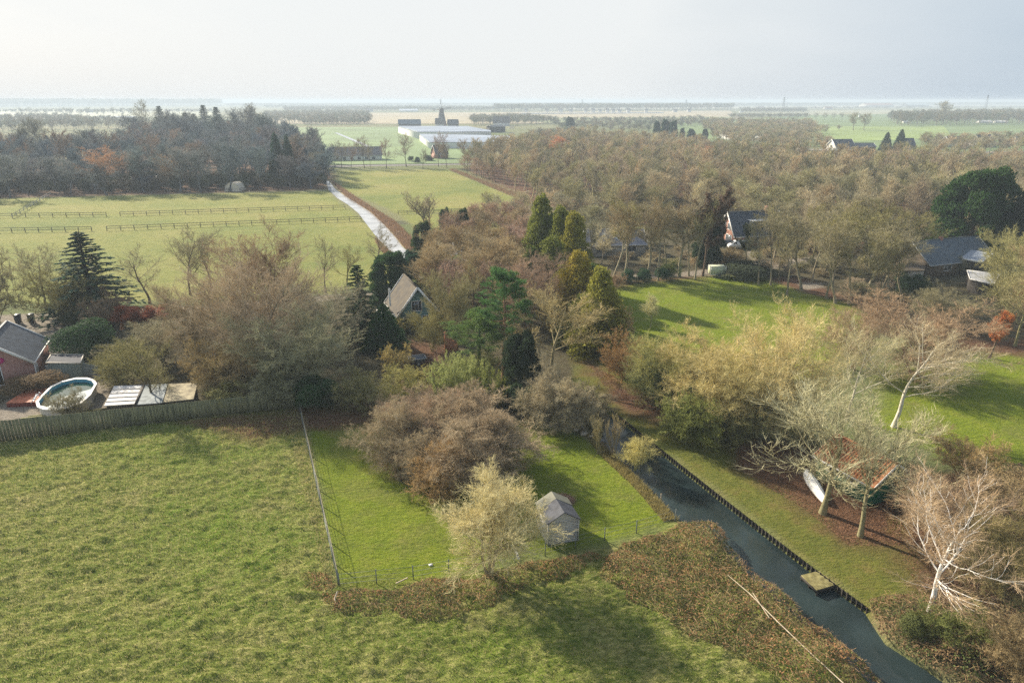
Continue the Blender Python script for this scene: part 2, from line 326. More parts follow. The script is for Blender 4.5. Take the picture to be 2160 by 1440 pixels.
def spruce(i, H=11.0, W=6.5, nb=150):
    rng = np.random.RandomState(120 + i); tz = np.linspace(.06, .985, nb) * H; ln = W * .5 * (1 - tz / H) ** .85 * (.75 + .4 * rng.rand(nb)) + .15
    a = np.arange(nb) * 2.399 + rng.rand(nb) * .5; P0 = np.stack([0 * a, 0 * a, tz], 1); el = 0.15 + .35 * tz / H
    D = np.stack([np.cos(a) * np.cos(el), np.sin(a) * np.cos(el), np.sin(el)], 1)
    PT, RR = grow(P0, D, ln, np.full(nb, .045), 6, .05, .10, rng, .3, (0, 0, -1.0)); wood = tubes(np.array([[[0, 0, 0], [.03, 0, H * .5], [0, 0, H]]]), np.array([[.2, .12, .02]]), 7) + tubes(PT, RR, 3)
    m = 34; pos, DD, l2, _ = sprout(PT, RR, ln, m, .08, 1, .95, .2, .3, 1, rng); DD = unit(DD * np.array([1, 1, .35]) + np.array([0, 0, -.22])); l2 = np.clip(l2, .2, .6)
    C = pos + DD * l2[:, None] / 2; Nn = unit(rng.normal(size=C.shape) * .6 + np.array([0, 0, 1.]))
    cr = leaves(C, Nn, l2 * 1.1, .13 + .10 * rng.rand(len(C)), rng, DD)
    return Proto('spruce', wood, cr, crownmat=M_LEAF, crownname='foliage')
protos('spruce', 2, spruce)
def pine(i):
    rng = np.random.RandomState(140 + i); H = 12.0; tr = np.array([[[0, 0, 0], [.08, .02, H * .3], [.15, 0, H * .6], [.1, .05, H * .97]]]); wood = tubes(tr, np.array([[.24, .19, .14, .04]]), 8)
    nb = 34; tz = H * (.42 + .55 * np.arange(nb) / nb); a = np.arange(nb) * 2.4 + rng.rand(nb); ln = 2.6 * (1 - ((tz / H - .55) / .52) ** 2).clip(.2) * (.7 + .5 * rng.rand(nb)); el = .25 + .3 * rng.rand(nb)
    PT, RR = grow(np.stack([.1 + 0 * a, 0 * a, tz], 1), np.stack([np.cos(a) * np.cos(el), np.sin(a) * np.cos(el), np.sin(el)], 1), ln, np.full(nb, .06), 5, .12, .06, rng); wood += tubes(PT, RR, 4)
    dead = sprout(tr, np.full((1, 4), .1), np.array([H]), 9, .2, .45, 1.35, .13, 0, .35, rng); wood += tubes(*grow(*dead, 4, .15, 0, rng), 3)
    pos = np.concatenate([PT[:, j] for j in (3, 4, 5)] + [PT[:, 5] + rng.normal(size=(nb, 3)) * .35 for _ in range(4)])
    lob = [(p[0], p[1], p[2] + .1, .42 + .2 * rng.rand(), .3) for p in pos]
    return Proto('pine', wood, leaf_cloud(lob, 14000, .26, rng, lw=.07, up=.35, inner=.9), crownmat=M_LEAF, crownname='foliage')
protos('pine', 1, pine)
def big_conifer(i):
    rng = np.random.RandomState(160); lob = []
    for k in range(90):
        z = 14 * (.03 + .9 * rng.rand()); rr = 5.0 * math.sqrt(max(.02, 1 - ((z / 14 - .35) / .66) ** 2)); a = rng.rand() * 6.283; q = .5 + .4 * rng.rand()
        lob.append((rr * q * math.cos(a), rr * q * math.sin(a), z, 1.0 + .7 * rng.rand(), 1.1 + .8 * rng.rand()))
    wd = tubes(np.array([[[0, 0, 0], [0, 0, 12.]]]), np.array([[.4, .1]]), 7)
    return Proto('big_conifer', wd, leaf_cloud(lob, 30000, .5, rng, lw=.2, up=.55, inner=.4), crownmat=M_LEAF, crownname='foliage')
protos('bigcon', 1, big_conifer)
def bamboo(i):                                 # loose plumes of narrow leaves arching outward
    rng = np.random.RandomState(170); n = 150; a = rng.rand(n) * 6.283; q = rng.rand(n) ** .5 * 2.4; P0 = np.stack([q * np.cos(a), q * np.sin(a), 0 * a], 1)
    D = unit(np.stack([np.cos(a) * .3 * q / 2, np.sin(a) * .3 * q / 2, np.ones(n)], 1)); ln = (3.4 - .45 * q) * (.75 + .35 * rng.rand(n))
    PT, RR = grow(P0, D, ln, np.full(n, .02), 7, .09, .06, rng, .4, (0, 0, -1.)); m = 90
    pos, DD, l2, _ = sprout(PT, RR, ln, m, .15, 1, 1.0, .08, 0, 1, rng); DD = unit(DD + np.array([0, 0, .1])); C = pos + DD * .1
    return Proto('bamboo', tubes(PT, RR, 3), leaves(C, unit(rng.normal(size=C.shape) + np.array([0, 0, 1.])), .24 + .1 * rng.rand(len(C)), .045, rng, DD), crownmat=M_LEAF, crownname='foliage', woodname='stems')
protos('bamboo', 1, bamboo)
def leafy_tree(key, i, H=12, W=6, n=9000, ls=.22):                                  # bare tree clothed in ivy / dead leaves
    rng = np.random.RandomState(200 + i); wood, tw = bare_tree(210 + i, H=H, trunk=.3, r=.16, limbs=11, a0=.7, lr=.42, n2=6, n3=4, n4=2, tw=.02, trop=.1)
    V = tw[0][0]; C = V[rng.randint(0, len(V), n)] + rng.normal(size=(n, 3)) * .12
    return Proto(key, wood + tw, leaves(C, unit(rng.normal(size=C.shape) + np.array([0, 0, .6])), ls * (.6 + .8 * rng.rand(n)), ls * .6, rng), crownmat=M_LEAF, crownname='foliage')
protos('leafy', 2, lambda i: leafy_tree('leafy_tree', i))
protos('hedge', 1, lambda i: leafy_tree('hedge_shrub', 5, H=3, n=7000, ls=.09))
protos('rusttree', 1, lambda i: leafy_tree('small_leafy_tree', 7, H=5, n=6000, ls=.13))
protos('tall', 4, lambda i: Proto('tall_tree', *bare_tree(231 + i, H=14, trunk=.42, r=.15, limbs=15, a0=.62, lr=.34, n2=9, n3=8, n4=6, tw=.02, trop=.1)))

# sRGB-ish albedo tints
BROWN = (.25, .185, .115); OLIVE = (.205, .18, .085); GREY = (.225, .195, .135); PURPLE = (.24, .17, .125); RUST = (.30, .165, .085); PALE = (.42, .35, .20)
STRAW = (.48, .40, .24); DKGREEN = (.030, .060, .026); BLUEGREEN = (.026, .060, .042); GOLDGREEN = (.13, .125, .032); MIDGREEN = (.05, .09, .025); LTGREEN = (.22, .235, .10)
YGREEN = (.27, .26, .09); WHITEBARK = (.62, .58, .50); PINE = (.06, .12, .045); DKBROWN = (.12, .085, .06); PINK = (.27, .19, .135)
def px_plant(key, kind, label, cat, u, vb, vt, wpx, tint, wtint=None, i=None, group=None, rz=None, z=0.0, hmul=1.0):
    pr = PR[key]; p = pr[random.randrange(len(pr)) if i is None else i % len(pr)]
    loc = P(u, vb, z); H = (height(u, vb, vt) - z) * hmul; W = wpx / ppm(u, vb, 0) * (1.0 if key not in ('x',) else 1)
    # the camera looks down on wide crowns: take the width at mid-height
    mid = F_PX / (loc.y * C_ + (CAM_H - H * .6) * S_); W = wpx / mid
    # a wide crown's rear rim shows above its own tip in a view from above
    return plant(p, kind, label, cat, (loc.x, loc.y, z), max(H, .4), W, tint, wtint, rz, group)
# ------------------------------------------------------------------ the ground: one sheet to the horizon
ENC = PP([(640, 862), (760, 862), (1130, 890), (1232, 922), (1290, 962), (1345, 1010), (1428, 1098), (1240, 1152), (960, 1208), (755, 1250), (712, 1232)])
LAWN1 = PP([(1296, 608), (1340, 596), (1500, 584), (1600, 582), (1700, 618), (1800, 640), (1850, 700), (1700, 800), (1400, 760), (1305, 700)])
LAWN2 = PP([(1860, 790), (2060, 742), (2160, 735), (2400, 740), (2400, 1020), (2160, 1000), (2000, 970), (1850, 900)])
BANK = PP([(1215, 740), (1300, 765), (1400, 850), (1600, 930), (1960, 1100), (2000, 1250), (1830, 1290), (1310, 885), (1215, 810)])
PAST_L = PP([(-500, 430), (688, 403), (850, 530), (885, 590), (690, 618), (380, 632), (-500, 655)])
PAST_R = PP([(712, 361), (940, 357), (1128, 433), (1000, 447), (842, 451), (725, 402)])
PAST_S = PP([(842, 452), (1000, 449), (1110, 446), (1100, 480), (950, 530), (905, 510)])
LITTER = [PP(q) for q in ([(640, 862), (820, 862), (800, 905), (650, 908), (560, 925), (430, 905), (380, 892)], [(1560, 935), (1700, 930), (1910, 1020), (1900, 1150), (1790, 1150), (1700, 1075), (1550, 985)],
          [(1240, 765), (1400, 850), (1400, 885), (1300, 850)], [(750, 935), (900, 930), (1060, 960), (960, 1050), (900, 1050), (830, 1010)], [(840, 715), (960, 720), (1000, 830), (860, 820)],
          [(1600, 578), (1700, 590), (1830, 640), (1780, 660), (1690, 620), (1600, 595)], [(1296, 590), (1500, 582), (1500, 592), (1310, 612)],
          [(1950, 690), (2160, 720), (2300, 720), (2300, 745), (2060, 748), (1960, 740)], [(1890, 1000), (2160, 990), (2300, 1000), (2300, 1300), (1960, 1290), (1880, 1130)])]
GRAVEL = [PP(q) for q in ([(20, 668), (165, 655), (150, 700), (125, 790), (70, 800), (20, 700)], [(-300, 672), (0, 664), (400, 646), (700, 622), (800, 612), (800, 618), (700, 632), (400, 660), (0, 680), (-300, 690)],
          [(0, 855), (70, 800), (230, 785), (245, 880), (0, 930), (-60, 930)], [(1250, 582), (1400, 578), (1500, 566), (1600, 552), (1700, 543), (1900, 536), (1900, 543), (1700, 553), (1640, 566), (1500, 580), (1250, 592)],
          [(1575, 532), (1585, 530), (1610, 552), (1590, 556)], [(1685, 598), (1735, 596), (1740, 606), (1700, 610)])]
MEADOW = PP([(-1200, 985), (0, 930), (625, 858), (640, 875), (708, 1238), (1000, 1205), (1300, 1150), (1440, 1100), (1560, 1190), (1900, 1440), (2150, 1800), (-1200, 1800)])
CANAL = PP([(1150, 800), (1215, 815), (1250, 845), (1310, 880), (1500, 1030), (1700, 1185), (1830, 1280), (1872, 1345), (1960, 1400), (2060, 1470), (2300, 1750), (1960, 1750), (1850, 1450), (1760, 1365), (1640, 1265), (1560, 1195), (1500, 1112), (1430, 1095), (1350, 1012), (1290, 955), (1235, 905), (1180, 850)])
WOOD_R = PP([(975, 356), (1010, 372), (1130, 428), (1250, 475), (1380, 478), (1640, 500), (1700, 535), (1830, 530), (1900, 500), (2080, 530), (2400, 640), (2400, 372), (1700, 358), (1500, 325), (1200, 298), (1090, 322)])
WOOD_L = PP([(-500, 425), (0, 418), (690, 400), (705, 372), (690, 355), (600, 305), (560, 290), (300, 296), (255, 335), (-300, 342)])
SHRUBLAND = PP([(1900, 1000), (2300, 960), (2500, 1700), (2250, 1700), (1960, 1400), (1850, 1300)])
GARDEN = PP([(-400, 690), (400, 660), (700, 632), (900, 590), (1100, 470), (1250, 480), (1650, 500), (1960, 560), (2500, 640), (2500, 750), (1850, 710), (1780, 640), (1600, 575), (1300, 590), (1310, 700), (1230, 760), (1200, 860), (1130, 890), (640, 860), (0, 925), (-400, 960)])
def axis(lo, hi, step, g1, lim1, g2, lim):
    a = list(np.arange(lo, hi, step)); s = step
    while a[-1] < lim1: s *= g1; a.append(a[-1] + s)
    while a[-1] < lim: s *= g2; a.append(a[-1] + s)
    return a
xr = axis(0, 50, .24, 1.018, 420, 1.12, 24000); xl = axis(0, 60, .24, 1.018, 420, 1.12, 24000)
xs = np.array([-q for q in xl[:0:-1]] + xr); ys = np.array([-3000, -300, 0, 12, 20] + axis(24, 84, .24, 1.011, 480, 1.09, 24000))
X, Y = np.meshgrid(xs, ys, indexing='ij'); sh = X.shape; x, y = X.ravel(), Y.ravel()
jit = (vnoise(x, y, 1.3) - .5) * 1.2 + (vnoise(x, y, 5) - .5) * 2.0
def mask(polys, soft=.5, j=.6): return np.clip(np.max([pip_sd(x, y, p) for p in polys], 0) / soft * .5 + .5 + jit * j / soft * .5, 0, 1)
m_lawn = np.maximum.reduce([mask([ENC], .5, .15), mask([LAWN1], 1, .6), mask([LAWN2], 1.5, .8)]); m_past = mask([PAST_L, PAST_R, PAST_S], 1, .5)
m_litter = np.maximum(mask(LITTER, 1.8, 1.6), mask([WOOD_R, WOOD_L], 3, 1)); m_gravel = mask(GRAVEL, .5, .3); m_rough = mask([MEADOW], .5, .2)
m_soil = np.maximum(mask([GARDEN], .8, .5), mask([SHRUBLAND], 1, 1)); m_bank = mask([BANK], .8, .6)
m_rough *= (1 - mask([ENC], .3, .0)); m_litter *= (1 - .75 * mask([LAWN1, PAST_R, PAST_L], 1, 0))
near = np.clip((110 - np.hypot(x, y - 40)) / 30, 0, 1)
tus = (vnoise(x * 1.0 + .5 * y, y * 1.7, 1.1) ** 1.5 * .20 + np.abs(vnoise(x + .5 * y + 9, y * 1.6, .66) - .5) * .42 + vnoise(x + 3, y * 1.3, .5) * .14 + (vnoise(x, y, 9) - .5) * .25)
z = near * (m_rough * (tus - .2) + (1 - m_rough) * (vnoise(x, y, .8) * .05 + vnoise(x, y, 3) * .06 - .06) + m_litter * vnoise(x, y, .3) * .04)
d_can = pip_sd(x, y, CANAL); t = np.clip((d_can + .12) / .55, 0, 1); t = t * t * (3 - 2 * t); z = z * (1 - t) - 1.5 * t
reed = np.clip(1 - np.abs(d_can + .5) / .8, 0, 1) * (d_can < .1) * near * (1 - mask([BANK], 1, 0)) * vnoise(x, y, 1.7)
V = np.stack([x, y, z], 1).astype(np.float32); nx, ny = sh; idx = np.arange(nx * ny).reshape(nx, ny)
Fq = np.stack([idx[:-1, :-1], idx[1:, :-1], idx[1:, 1:], idx[:-1, 1:]], -1).reshape(-1, 4)
g = bpy.data.materials.new('grassland'); g.use_nodes = True; GN, GL = g.node_tree.nodes, g.node_tree.links; gb = GN['Principled BSDF']
gb.inputs['Roughness'].default_value = .95; gb.inputs['Specular IOR Level'].default_value = .12
gt = GN.new('ShaderNodeTexCoord')
def gnoise(sc, det=5, rough=.6, st=None, dist=0):
    n = GN.new('ShaderNodeTexNoise'); n.inputs['Scale'].default_value = sc; n.inputs['Detail'].default_value = det; n.inputs['Roughness'].default_value = rough; n.inputs['Distortion'].default_value = dist
    src = gt.outputs['Object']
    if st: q = GN.new('ShaderNodeMapping'); q.inputs['Scale'].default_value = st; GL.new(src, q.inputs[0]); src = q.outputs[0]
    GL.new(src, n.inputs['Vector']); return n.outputs['Fac']
def gramp(f, cols, pos):
    r = GN.new('ShaderNodeValToRGB'); e = r.color_ramp.elements
    while len(e) < len(cols): e.new(.5)
    for q, c, p in zip(e, cols, pos): q.position = p; q.color = (*c, 1)
    GL.new(f, r.inputs[0]); return r.outputs[0]
def gmix(f, a, b, blend='MIX'):
    m = GN.new('ShaderNodeMix'); m.data_type = 'RGBA'; m.blend_type = blend
    for s, i in ((f, 0), (a, 6), (b, 7)):
        if isinstance(s, (int, float)): m.inputs[i].default_value = s
        elif isinstance(s, tuple): m.inputs[i].default_value = (*s, 1)
        else: GL.new(s, m.inputs[i])
    return m.outputs[2]
def gattr(nm):
    a = GN.new('ShaderNodeAttribute'); a.attribute_name = nm; s = GN.new('ShaderNodeSeparateColor'); GL.new(a.outputs['Color'], s.inputs[0]); return s.outputs
za, zb, zc = gattr('zone_a'), gattr('zone_b'), gattr('zone_c')
tusn = GN.new('ShaderNodeTexNoise'); tusn.inputs['Scale'].default_value = 1; tusn.inputs['Detail'].default_value = 3; tusn.inputs['Roughness'].default_value = .6; tq = GN.new('ShaderNodeMapping'); tq.inputs['Rotation'].default_value = (0, 0, math.radians(-38)); tq.inputs['Scale'].default_value = (1.7, 3.6, 1); GL.new(gt.outputs['Object'], tq.inputs[0]); GL.new(tq.outputs[0], tusn.inputs['Vector']); n_tus = tusn.outputs['Fac']
n_big, n_mid, n_fin, n_blade = gnoise(.055, 4), gnoise(.42, 5, .65), gnoise(2.6, 6, .7), gnoise(9, 5, .75)
# distant polder: long strips of differing grass
br = GN.new('ShaderNodeTexBrick'); br.offset = .37; br.inputs['Scale'].default_value = 1; br.inputs['Brick Width'].default_value = 420; br.inputs['Row Height'].default_value = 95
br.inputs['Mortar Size'].default_value = 3; br.inputs['Color1'].default_value = (.13, .165, .06, 1); br.inputs['Color2'].default_value = (.27, .235, .13, 1); br.inputs['Mortar'].default_value = (.10, .10, .07, 1); br.inputs['Bias'].default_value = -.1
GL.new(gt.outputs['Object'], br.inputs['Vector'])
base = gmix(.25, br.outputs['Color'], gramp(gnoise(.004, 3), [(.12, .16, .06), (.28, .25, .15)], [.4, .62]))
soil = gmix(.8, gramp(n_mid, [(.055, .05, .028), (.10, .09, .05), (.10, .12, .035)], [.35, .5, .66]), gramp(n_fin, [(.045, .04, .025), (.14, .12, .07)], [.3, .7]), 'MIX')
rough_c = gmix(.55, gramp(n_mid, [(.085, .13, .018), (.18, .21, .042), (.36, .33, .125)], [.34, .50, .66]), gramp(n_tus, [(.045, .085, .012), (.16, .21, .038), (.46, .43, .17)], [.38, .50, .66]))
rough_c = gmix(gramp(gnoise(.13, 6, .7), [(0, 0, 0), (.62, .62, .62)], [.50, .68]), rough_c, gramp(n_tus, [(.13, .11, .045), (.50, .43, .21)], [.36, .66]))
rough_c = gmix(gramp(n_big, [(0, 0, 0), (1, 1, 1)], [.50, .66]), rough_c, gmix(.45, (.13, .24, .010), rough_c))
lawn_c = gmix(.5, gramp(n_mid, [(.12, .175, .014), (.18, .23, .018), (.26, .26, .05)], [.34, .54, .72]), gramp(n_fin, [(.07, .125, .010), (.20, .25, .025), (.32, .30, .08)], [.3, .55, .8]))
bank_c = gmix(.5, gramp(n_mid, [(.12, .155, .02), (.18, .20, .03), (.23, .16, .06)], [.4, .55, .72]), gramp(n_fin, [(.07, .09, .02), (.20, .17, .06)], [.35, .7]))
past_c = gmix(.5, gramp(n_mid, [(.15, .19, .05), (.24, .255, .075), (.33, .29, .12)], [.32, .55, .75]), gramp(gnoise(.03, 4), [(.14, .19, .05), (.25, .26, .07), (.34, .30, .11)], [.36, .5, .64]))
lit_c = gmix(.6, gramp(n_fin, [(.05, .028, .018), (.13, .07, .042), (.22, .13, .07)], [.3, .52, .74]), gramp(n_blade, [(.06, .035, .022), (.24, .135, .08)], [.35, .68]))
grv_c = gramp(n_fin, [(.19, .165, .13), (.34, .30, .25)], [.35, .65])
lawn_c = gmix(gramp(gnoise(.22, 5, .7), [(0, 0, 0), (.55, .55, .55)], [.48, .66]), lawn_c, gramp(n_fin, [(.11, .12, .03), (.24, .22, .08)], [.35, .65]))
c = gmix(zb[0], base, soil); c = gmix(zb[2], c, rough_c); c = gmix(zc[0], c, bank_c); c = gmix(za[1], c, lawn_c); c = gmix(za[2], c, past_c); c = gmix(za[0], c, lit_c); c = gmix(zb[1], c, grv_c)
c = gmix(zc[1], c, gramp(n_fin, [(.22, .17, .09), (.42, .34, .18)], [.3, .7]))
GL.new(c, gb.inputs['Base Color'])
bp = GN.new('ShaderNodeBump'); bp.inputs['Strength'].default_value = 1.0; bp.inputs['Distance'].default_value = .16
hm = GN.new('ShaderNodeMath'); hm.operation = 'ADD'; hm2 = GN.new('ShaderNodeMath'); hm2.operation = 'MULTIPLY'; hm2.inputs[1].default_value = 1.6; GL.new(n_tus, hm2.inputs[0]); GL.new(hm2.outputs[0], hm.inputs[0]); GL.new(n_blade, hm.inputs[1]); GL.new(hm.outputs[0], bp.inputs['Height']); GL.new(bp.outputs[0], gb.inputs['Normal'])
me = mesh_from('ground', [(V, Fq, 0)], [g], True)
for nm, arr in (('zone_a', (m_litter, m_lawn, m_past)), ('zone_b', (m_soil, m_gravel, m_rough)), ('zone_c', (m_bank, reed, reed * 0))):
    at = me.color_attributes.new(nm, 'FLOAT_COLOR', 'POINT'); at.data.foreach_set('color', np.stack([*arr, np.ones(len(x))], 1).astype(np.float32).ravel())
tag(mobj('ground', me), kind='structure')

# ------------------------------------------------------------------ water
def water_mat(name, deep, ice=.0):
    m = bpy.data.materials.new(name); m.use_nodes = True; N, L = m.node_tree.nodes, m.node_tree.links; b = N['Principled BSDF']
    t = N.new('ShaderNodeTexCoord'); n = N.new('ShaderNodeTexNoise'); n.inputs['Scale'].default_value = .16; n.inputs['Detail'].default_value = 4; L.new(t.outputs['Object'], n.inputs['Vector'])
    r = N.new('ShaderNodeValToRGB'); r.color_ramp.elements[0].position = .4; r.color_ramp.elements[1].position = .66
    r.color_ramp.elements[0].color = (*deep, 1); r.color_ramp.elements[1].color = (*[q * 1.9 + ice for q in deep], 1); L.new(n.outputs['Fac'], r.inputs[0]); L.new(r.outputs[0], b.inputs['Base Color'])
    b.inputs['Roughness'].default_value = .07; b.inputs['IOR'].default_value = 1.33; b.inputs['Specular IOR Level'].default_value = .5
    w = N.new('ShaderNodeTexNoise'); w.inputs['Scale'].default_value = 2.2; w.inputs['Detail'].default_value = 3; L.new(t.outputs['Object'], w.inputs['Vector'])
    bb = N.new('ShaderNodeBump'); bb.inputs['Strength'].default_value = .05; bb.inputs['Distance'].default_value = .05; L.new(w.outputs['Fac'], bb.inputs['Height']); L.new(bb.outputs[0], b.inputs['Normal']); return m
WAT = water_mat('canal_water', (.016, .026, .028)); WAT2 = water_mat('ditch_painted_glint', (.30, .31, .32))  # second water: sun glint and sky reflection painted in as a pale base colour
xs_ = [p[0] for p in CANAL]; ys_ = [p[1] for p in CANAL]
tag(MB().poly([(min(xs_) - 1, min(ys_) - 1, -.5), (max(xs_) + 1, min(ys_) - 1, -.5), (max(xs_) + 1, max(ys_) + 1, -.5), (min(xs_) - 1, max(ys_) + 1, -.5)]).build('water', WAT), kind='structure')
def sheet(name, px, z, m, kind='structure'): return tag(MB().poly([(*P(u, v)[:2], z) for u, v in px]).build(name, m), kind=kind)
DITCH = [(686, 381), (695, 383), (708, 400), (730, 415), (754, 430), (782, 448), (808, 472), (831, 497), (850, 522), (882, 547), (930, 592), (900, 600), (852, 560), (820, 527), (793, 499), (774, 474), (756, 450), (734, 432), (711, 418), (693, 401)]
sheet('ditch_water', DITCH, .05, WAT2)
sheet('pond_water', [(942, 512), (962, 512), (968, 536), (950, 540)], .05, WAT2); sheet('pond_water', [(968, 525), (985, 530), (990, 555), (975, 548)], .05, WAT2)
M_REEDSOIL = mat('reed_bank', (.22, .19, .085), c2=(.33, .26, .14), scale=.6)
sheet('ditch_bank', [(686, 379), (699, 382), (714, 398), (738, 412), (760, 427), (790, 444), (824, 468), (858, 494), (882, 528), (850, 522), (831, 497), (808, 472), (782, 448), (754, 430), (730, 415), (708, 400), (695, 383)], .03, M_REEDSOIL)
# distant sheets of field, track and water, each a little above the next
far = [('field', [(560, 270), (836, 268), (905, 288), (1010, 325), (1010, 345), (700, 349), (660, 320), (600, 285)], (.17, .24, .10), .30), ('field', [(560, 240), (1540, 234), (1560, 249), (1100, 262), (860, 262), (560, 262)], (.36, .31, .20), .40),
       ('field', [(1400, 262), (1740, 240), (2300, 244), (2300, 330), (1900, 318), (1500, 300)], (.15, .21, .08), .25), ('field', [(1700, 268), (1990, 266), (2010, 290), (1800, 300), (1690, 290)], (.22, .29, .09), .33),
       ('field', [(1100, 250), (1560, 247), (1480, 256), (1150, 260)], (.22, .25, .11), .5), ('field', [(-300, 232), (440, 231), (460, 245), (-300, 258)], (.34, .36, .25), .3), ('field', [(1560, 236), (2400, 226), (2400, 234), (1560, 245)], (.30, .30, .19), .3),
       ('field', [(1180, 228), (2400, 219), (2400, 222), (1200, 232)], (.34, .33, .24), .6)]
for nm, px, cc, zz in far: sheet(nm, px, zz, mat('field_%d' % int(px[0][0] + px[0][1] * 3 + len(px)), cc, scale=.02, var=.16, detail=6))
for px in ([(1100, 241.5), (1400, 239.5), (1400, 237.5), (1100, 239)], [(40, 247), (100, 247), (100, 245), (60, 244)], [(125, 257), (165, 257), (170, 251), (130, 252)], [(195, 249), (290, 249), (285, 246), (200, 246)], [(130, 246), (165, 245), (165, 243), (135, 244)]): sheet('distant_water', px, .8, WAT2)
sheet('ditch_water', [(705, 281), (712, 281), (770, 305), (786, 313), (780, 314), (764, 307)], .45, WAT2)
M_ROAD = mat('road_asphalt', (.20, .19, .18), scale=.5)
sheet('road', [(640, 350), (760, 347.5), (1060, 343), (1060, 346.5), (760, 351.5), (640, 355)], .06, M_ROAD)
sheet('road', [(1850, 324), (2260, 318), (2260, 322), (1850, 328)], .37, M_ROAD); sheet('track', [(1500, 309), (1800, 318), (1800, 320), (1500, 311)], .37, mat('track_soil', (.35, .32, .27)))
# reed fringe on the ditch bank and dry grass on the canal bank: tufts nobody could count
def tufts(name, label, areas, n, h, w, tint, seed, zfun=None, mtl=None, lean=.35):
    rng = np.random.RandomState(seed); pts = np.concatenate([scatter(a, int(n * q), rng) for a, q in areas]); k = len(pts); hh = h * (.5 + .9 * rng.rand(k)); a = rng.rand(k) * 6.283
    zz = zfun(pts) if zfun else np.zeros(k); ln = lean * rng.randn(k, 2) * hh[:, None]; b = np.stack([np.cos(a), np.sin(a), 0 * a], 1) * (w * (.6 + .8 * rng.rand(k)))[:, None]
    A = np.stack([pts[:, 0], pts[:, 1], zz - .03], 1); T = A + np.stack([ln[:, 0], ln[:, 1], hh], 1)
    VV = np.stack([A - b, A + b, T], 1).reshape(-1, 3); o = mobj(name, mesh_from(name, [(VV, np.arange(3 * k).reshape(k, 3), 0)], [mtl or M_LEAF])); o['tint'] = tuple(q / 1.5 for q in tint); return tag(o, label, name.replace('_', ' '), kind='stuff')
Zg = z.reshape(sh)
def zat(pts):
    i = np.clip(np.searchsorted(xs, pts[:, 0]) - 1, 0, nx - 2); j = np.clip(np.searchsorted(ys, pts[:, 1]) - 1, 0, ny - 2); fx = (pts[:, 0] - xs[i]) / (xs[i + 1] - xs[i]); fy = (pts[:, 1] - ys[j]) / (ys[j + 1] - ys[j])
    return (Zg[i, j] * (1 - fx) + Zg[i + 1, j] * fx) * (1 - fy) + (Zg[i, j + 1] * (1 - fx) + Zg[i + 1, j + 1] * fx) * fy
VIEW = PP([(-60, 945), (0, 925), (625, 862), (640, 875), (705, 1230), (1000, 1210), (1300, 1160), (1440, 1110), (1560, 1200), (1900, 1480), (-80, 1480)])
tufts('meadow_grass', 'tussocky yellow-green meadow grass in the foreground', [(VIEW, 1)], 110000, .16, .022, (.24, .27, .06), 3, zat)
tufts('straw_grass', 'dry straw-coloured grass blades among the meadow tussocks', [(VIEW, .9), (PP([(600, 870), (645, 870), (715, 1240), (690, 1240)]), .1)], 42000, .2, .02, (.50, .44, .22), 4, zat)
tufts('lawn_grass', 'short green grass of the fenced paddock', [(ENC, 1)], 45000, .09, .02, (.21, .27, .03), 5, zat)
tufts('bank_grass', 'pale dry grass fringing the left canal bank', [(PP([(1225, 905), (1300, 950), (1360, 1010), (1432, 1095), (1400, 1100), (1330, 1020), (1270, 965)]), 1)], 9000, .35, .03, (.34, .29, .12), 6, zat)
tufts('ditch_reeds', 'brown reeds along the bright ditch', [(PP([(699, 383), (764, 427), (834, 470), (900, 535), (860, 530), (828, 492), (782, 447), (730, 415)]), .6), (PP([(790, 503), (835, 545), (860, 568), (850, 578), (800, 525)]), .1), (PP([(945, 358), (960, 358), (1140, 430), (1125, 434)]), .15)], 16000, .9, .09, (.30, .20, .13), 7)
# fallen leaves
rng = np.random.RandomState(8); lp = np.concatenate([scatter(LITTER[i], k, rng) for i, k in ((0, 7000), (1, 12000), (2, 2500), (3, 4000), (8, 7000))]); C3 = np.stack([lp[:, 0], lp[:, 1], zat(lp) + .015], 1)
o = mobj('fallen_leaves', mesh_from('fallen_leaves', [(v, f, 0) for v, f in leaves(C3, unit(rng.normal(size=C3.shape) * .35 + np.array([0, 0, 1.])), .14, .10, rng)], [M_LEAF])); o['tint'] = (.17, .095, .055)
tag(o, 'brown fallen leaves lying under the bare trees', 'fallen leaves', kind='stuff')
# ------------------------------------------------------------------ buildings
WHITE = mat('white_paint', (.74, .74, .72), rough=.5, var=.05); GLASS = mat('window_glass', (.03, .04, .05), rough=.08, spec=.8, var=.2); DARKWOOD = mat('dark_wood', (.045, .04, .035))
SLATE = mat('dark_slate_roof', (.05, .062, .08), rough=.55, scale=1.5, var=.25, bump=.3); BRICK = mat('brick', (.30, .15, .105), scale=6, var=.2, bump=.2); PINKBRICK = mat('pink_brick', (.36, .20, .165), scale=5, var=.16, bump=.2)
MOSSROOF = mat('mossy_roof', (.055, .048, .043), c2=(.105, .085, .055), scale=1.1, bump=.3); REDROOF = mat('red_roof', (.27, .13, .09), scale=2); TEAL = mat('teal_boards', (.10, .19, .19), var=.1); GREYWALL = mat('grey_wall', (.42, .41, .38))
GREENB = mat('green_boards', (.018, .15, .085), rough=.55, var=.2, scale=2, stretch=(1, 1, 4)); BROWNROOF = mat('brown_tile_roof', (.12, .105, .095), scale=.8, var=.2)
def rotz(v, a): return Vector((v[0] * math.cos(a) - v[1] * math.sin(a), v[0] * math.sin(a) + v[1] * math.cos(a), v[2] if len(v) > 2 else 0))
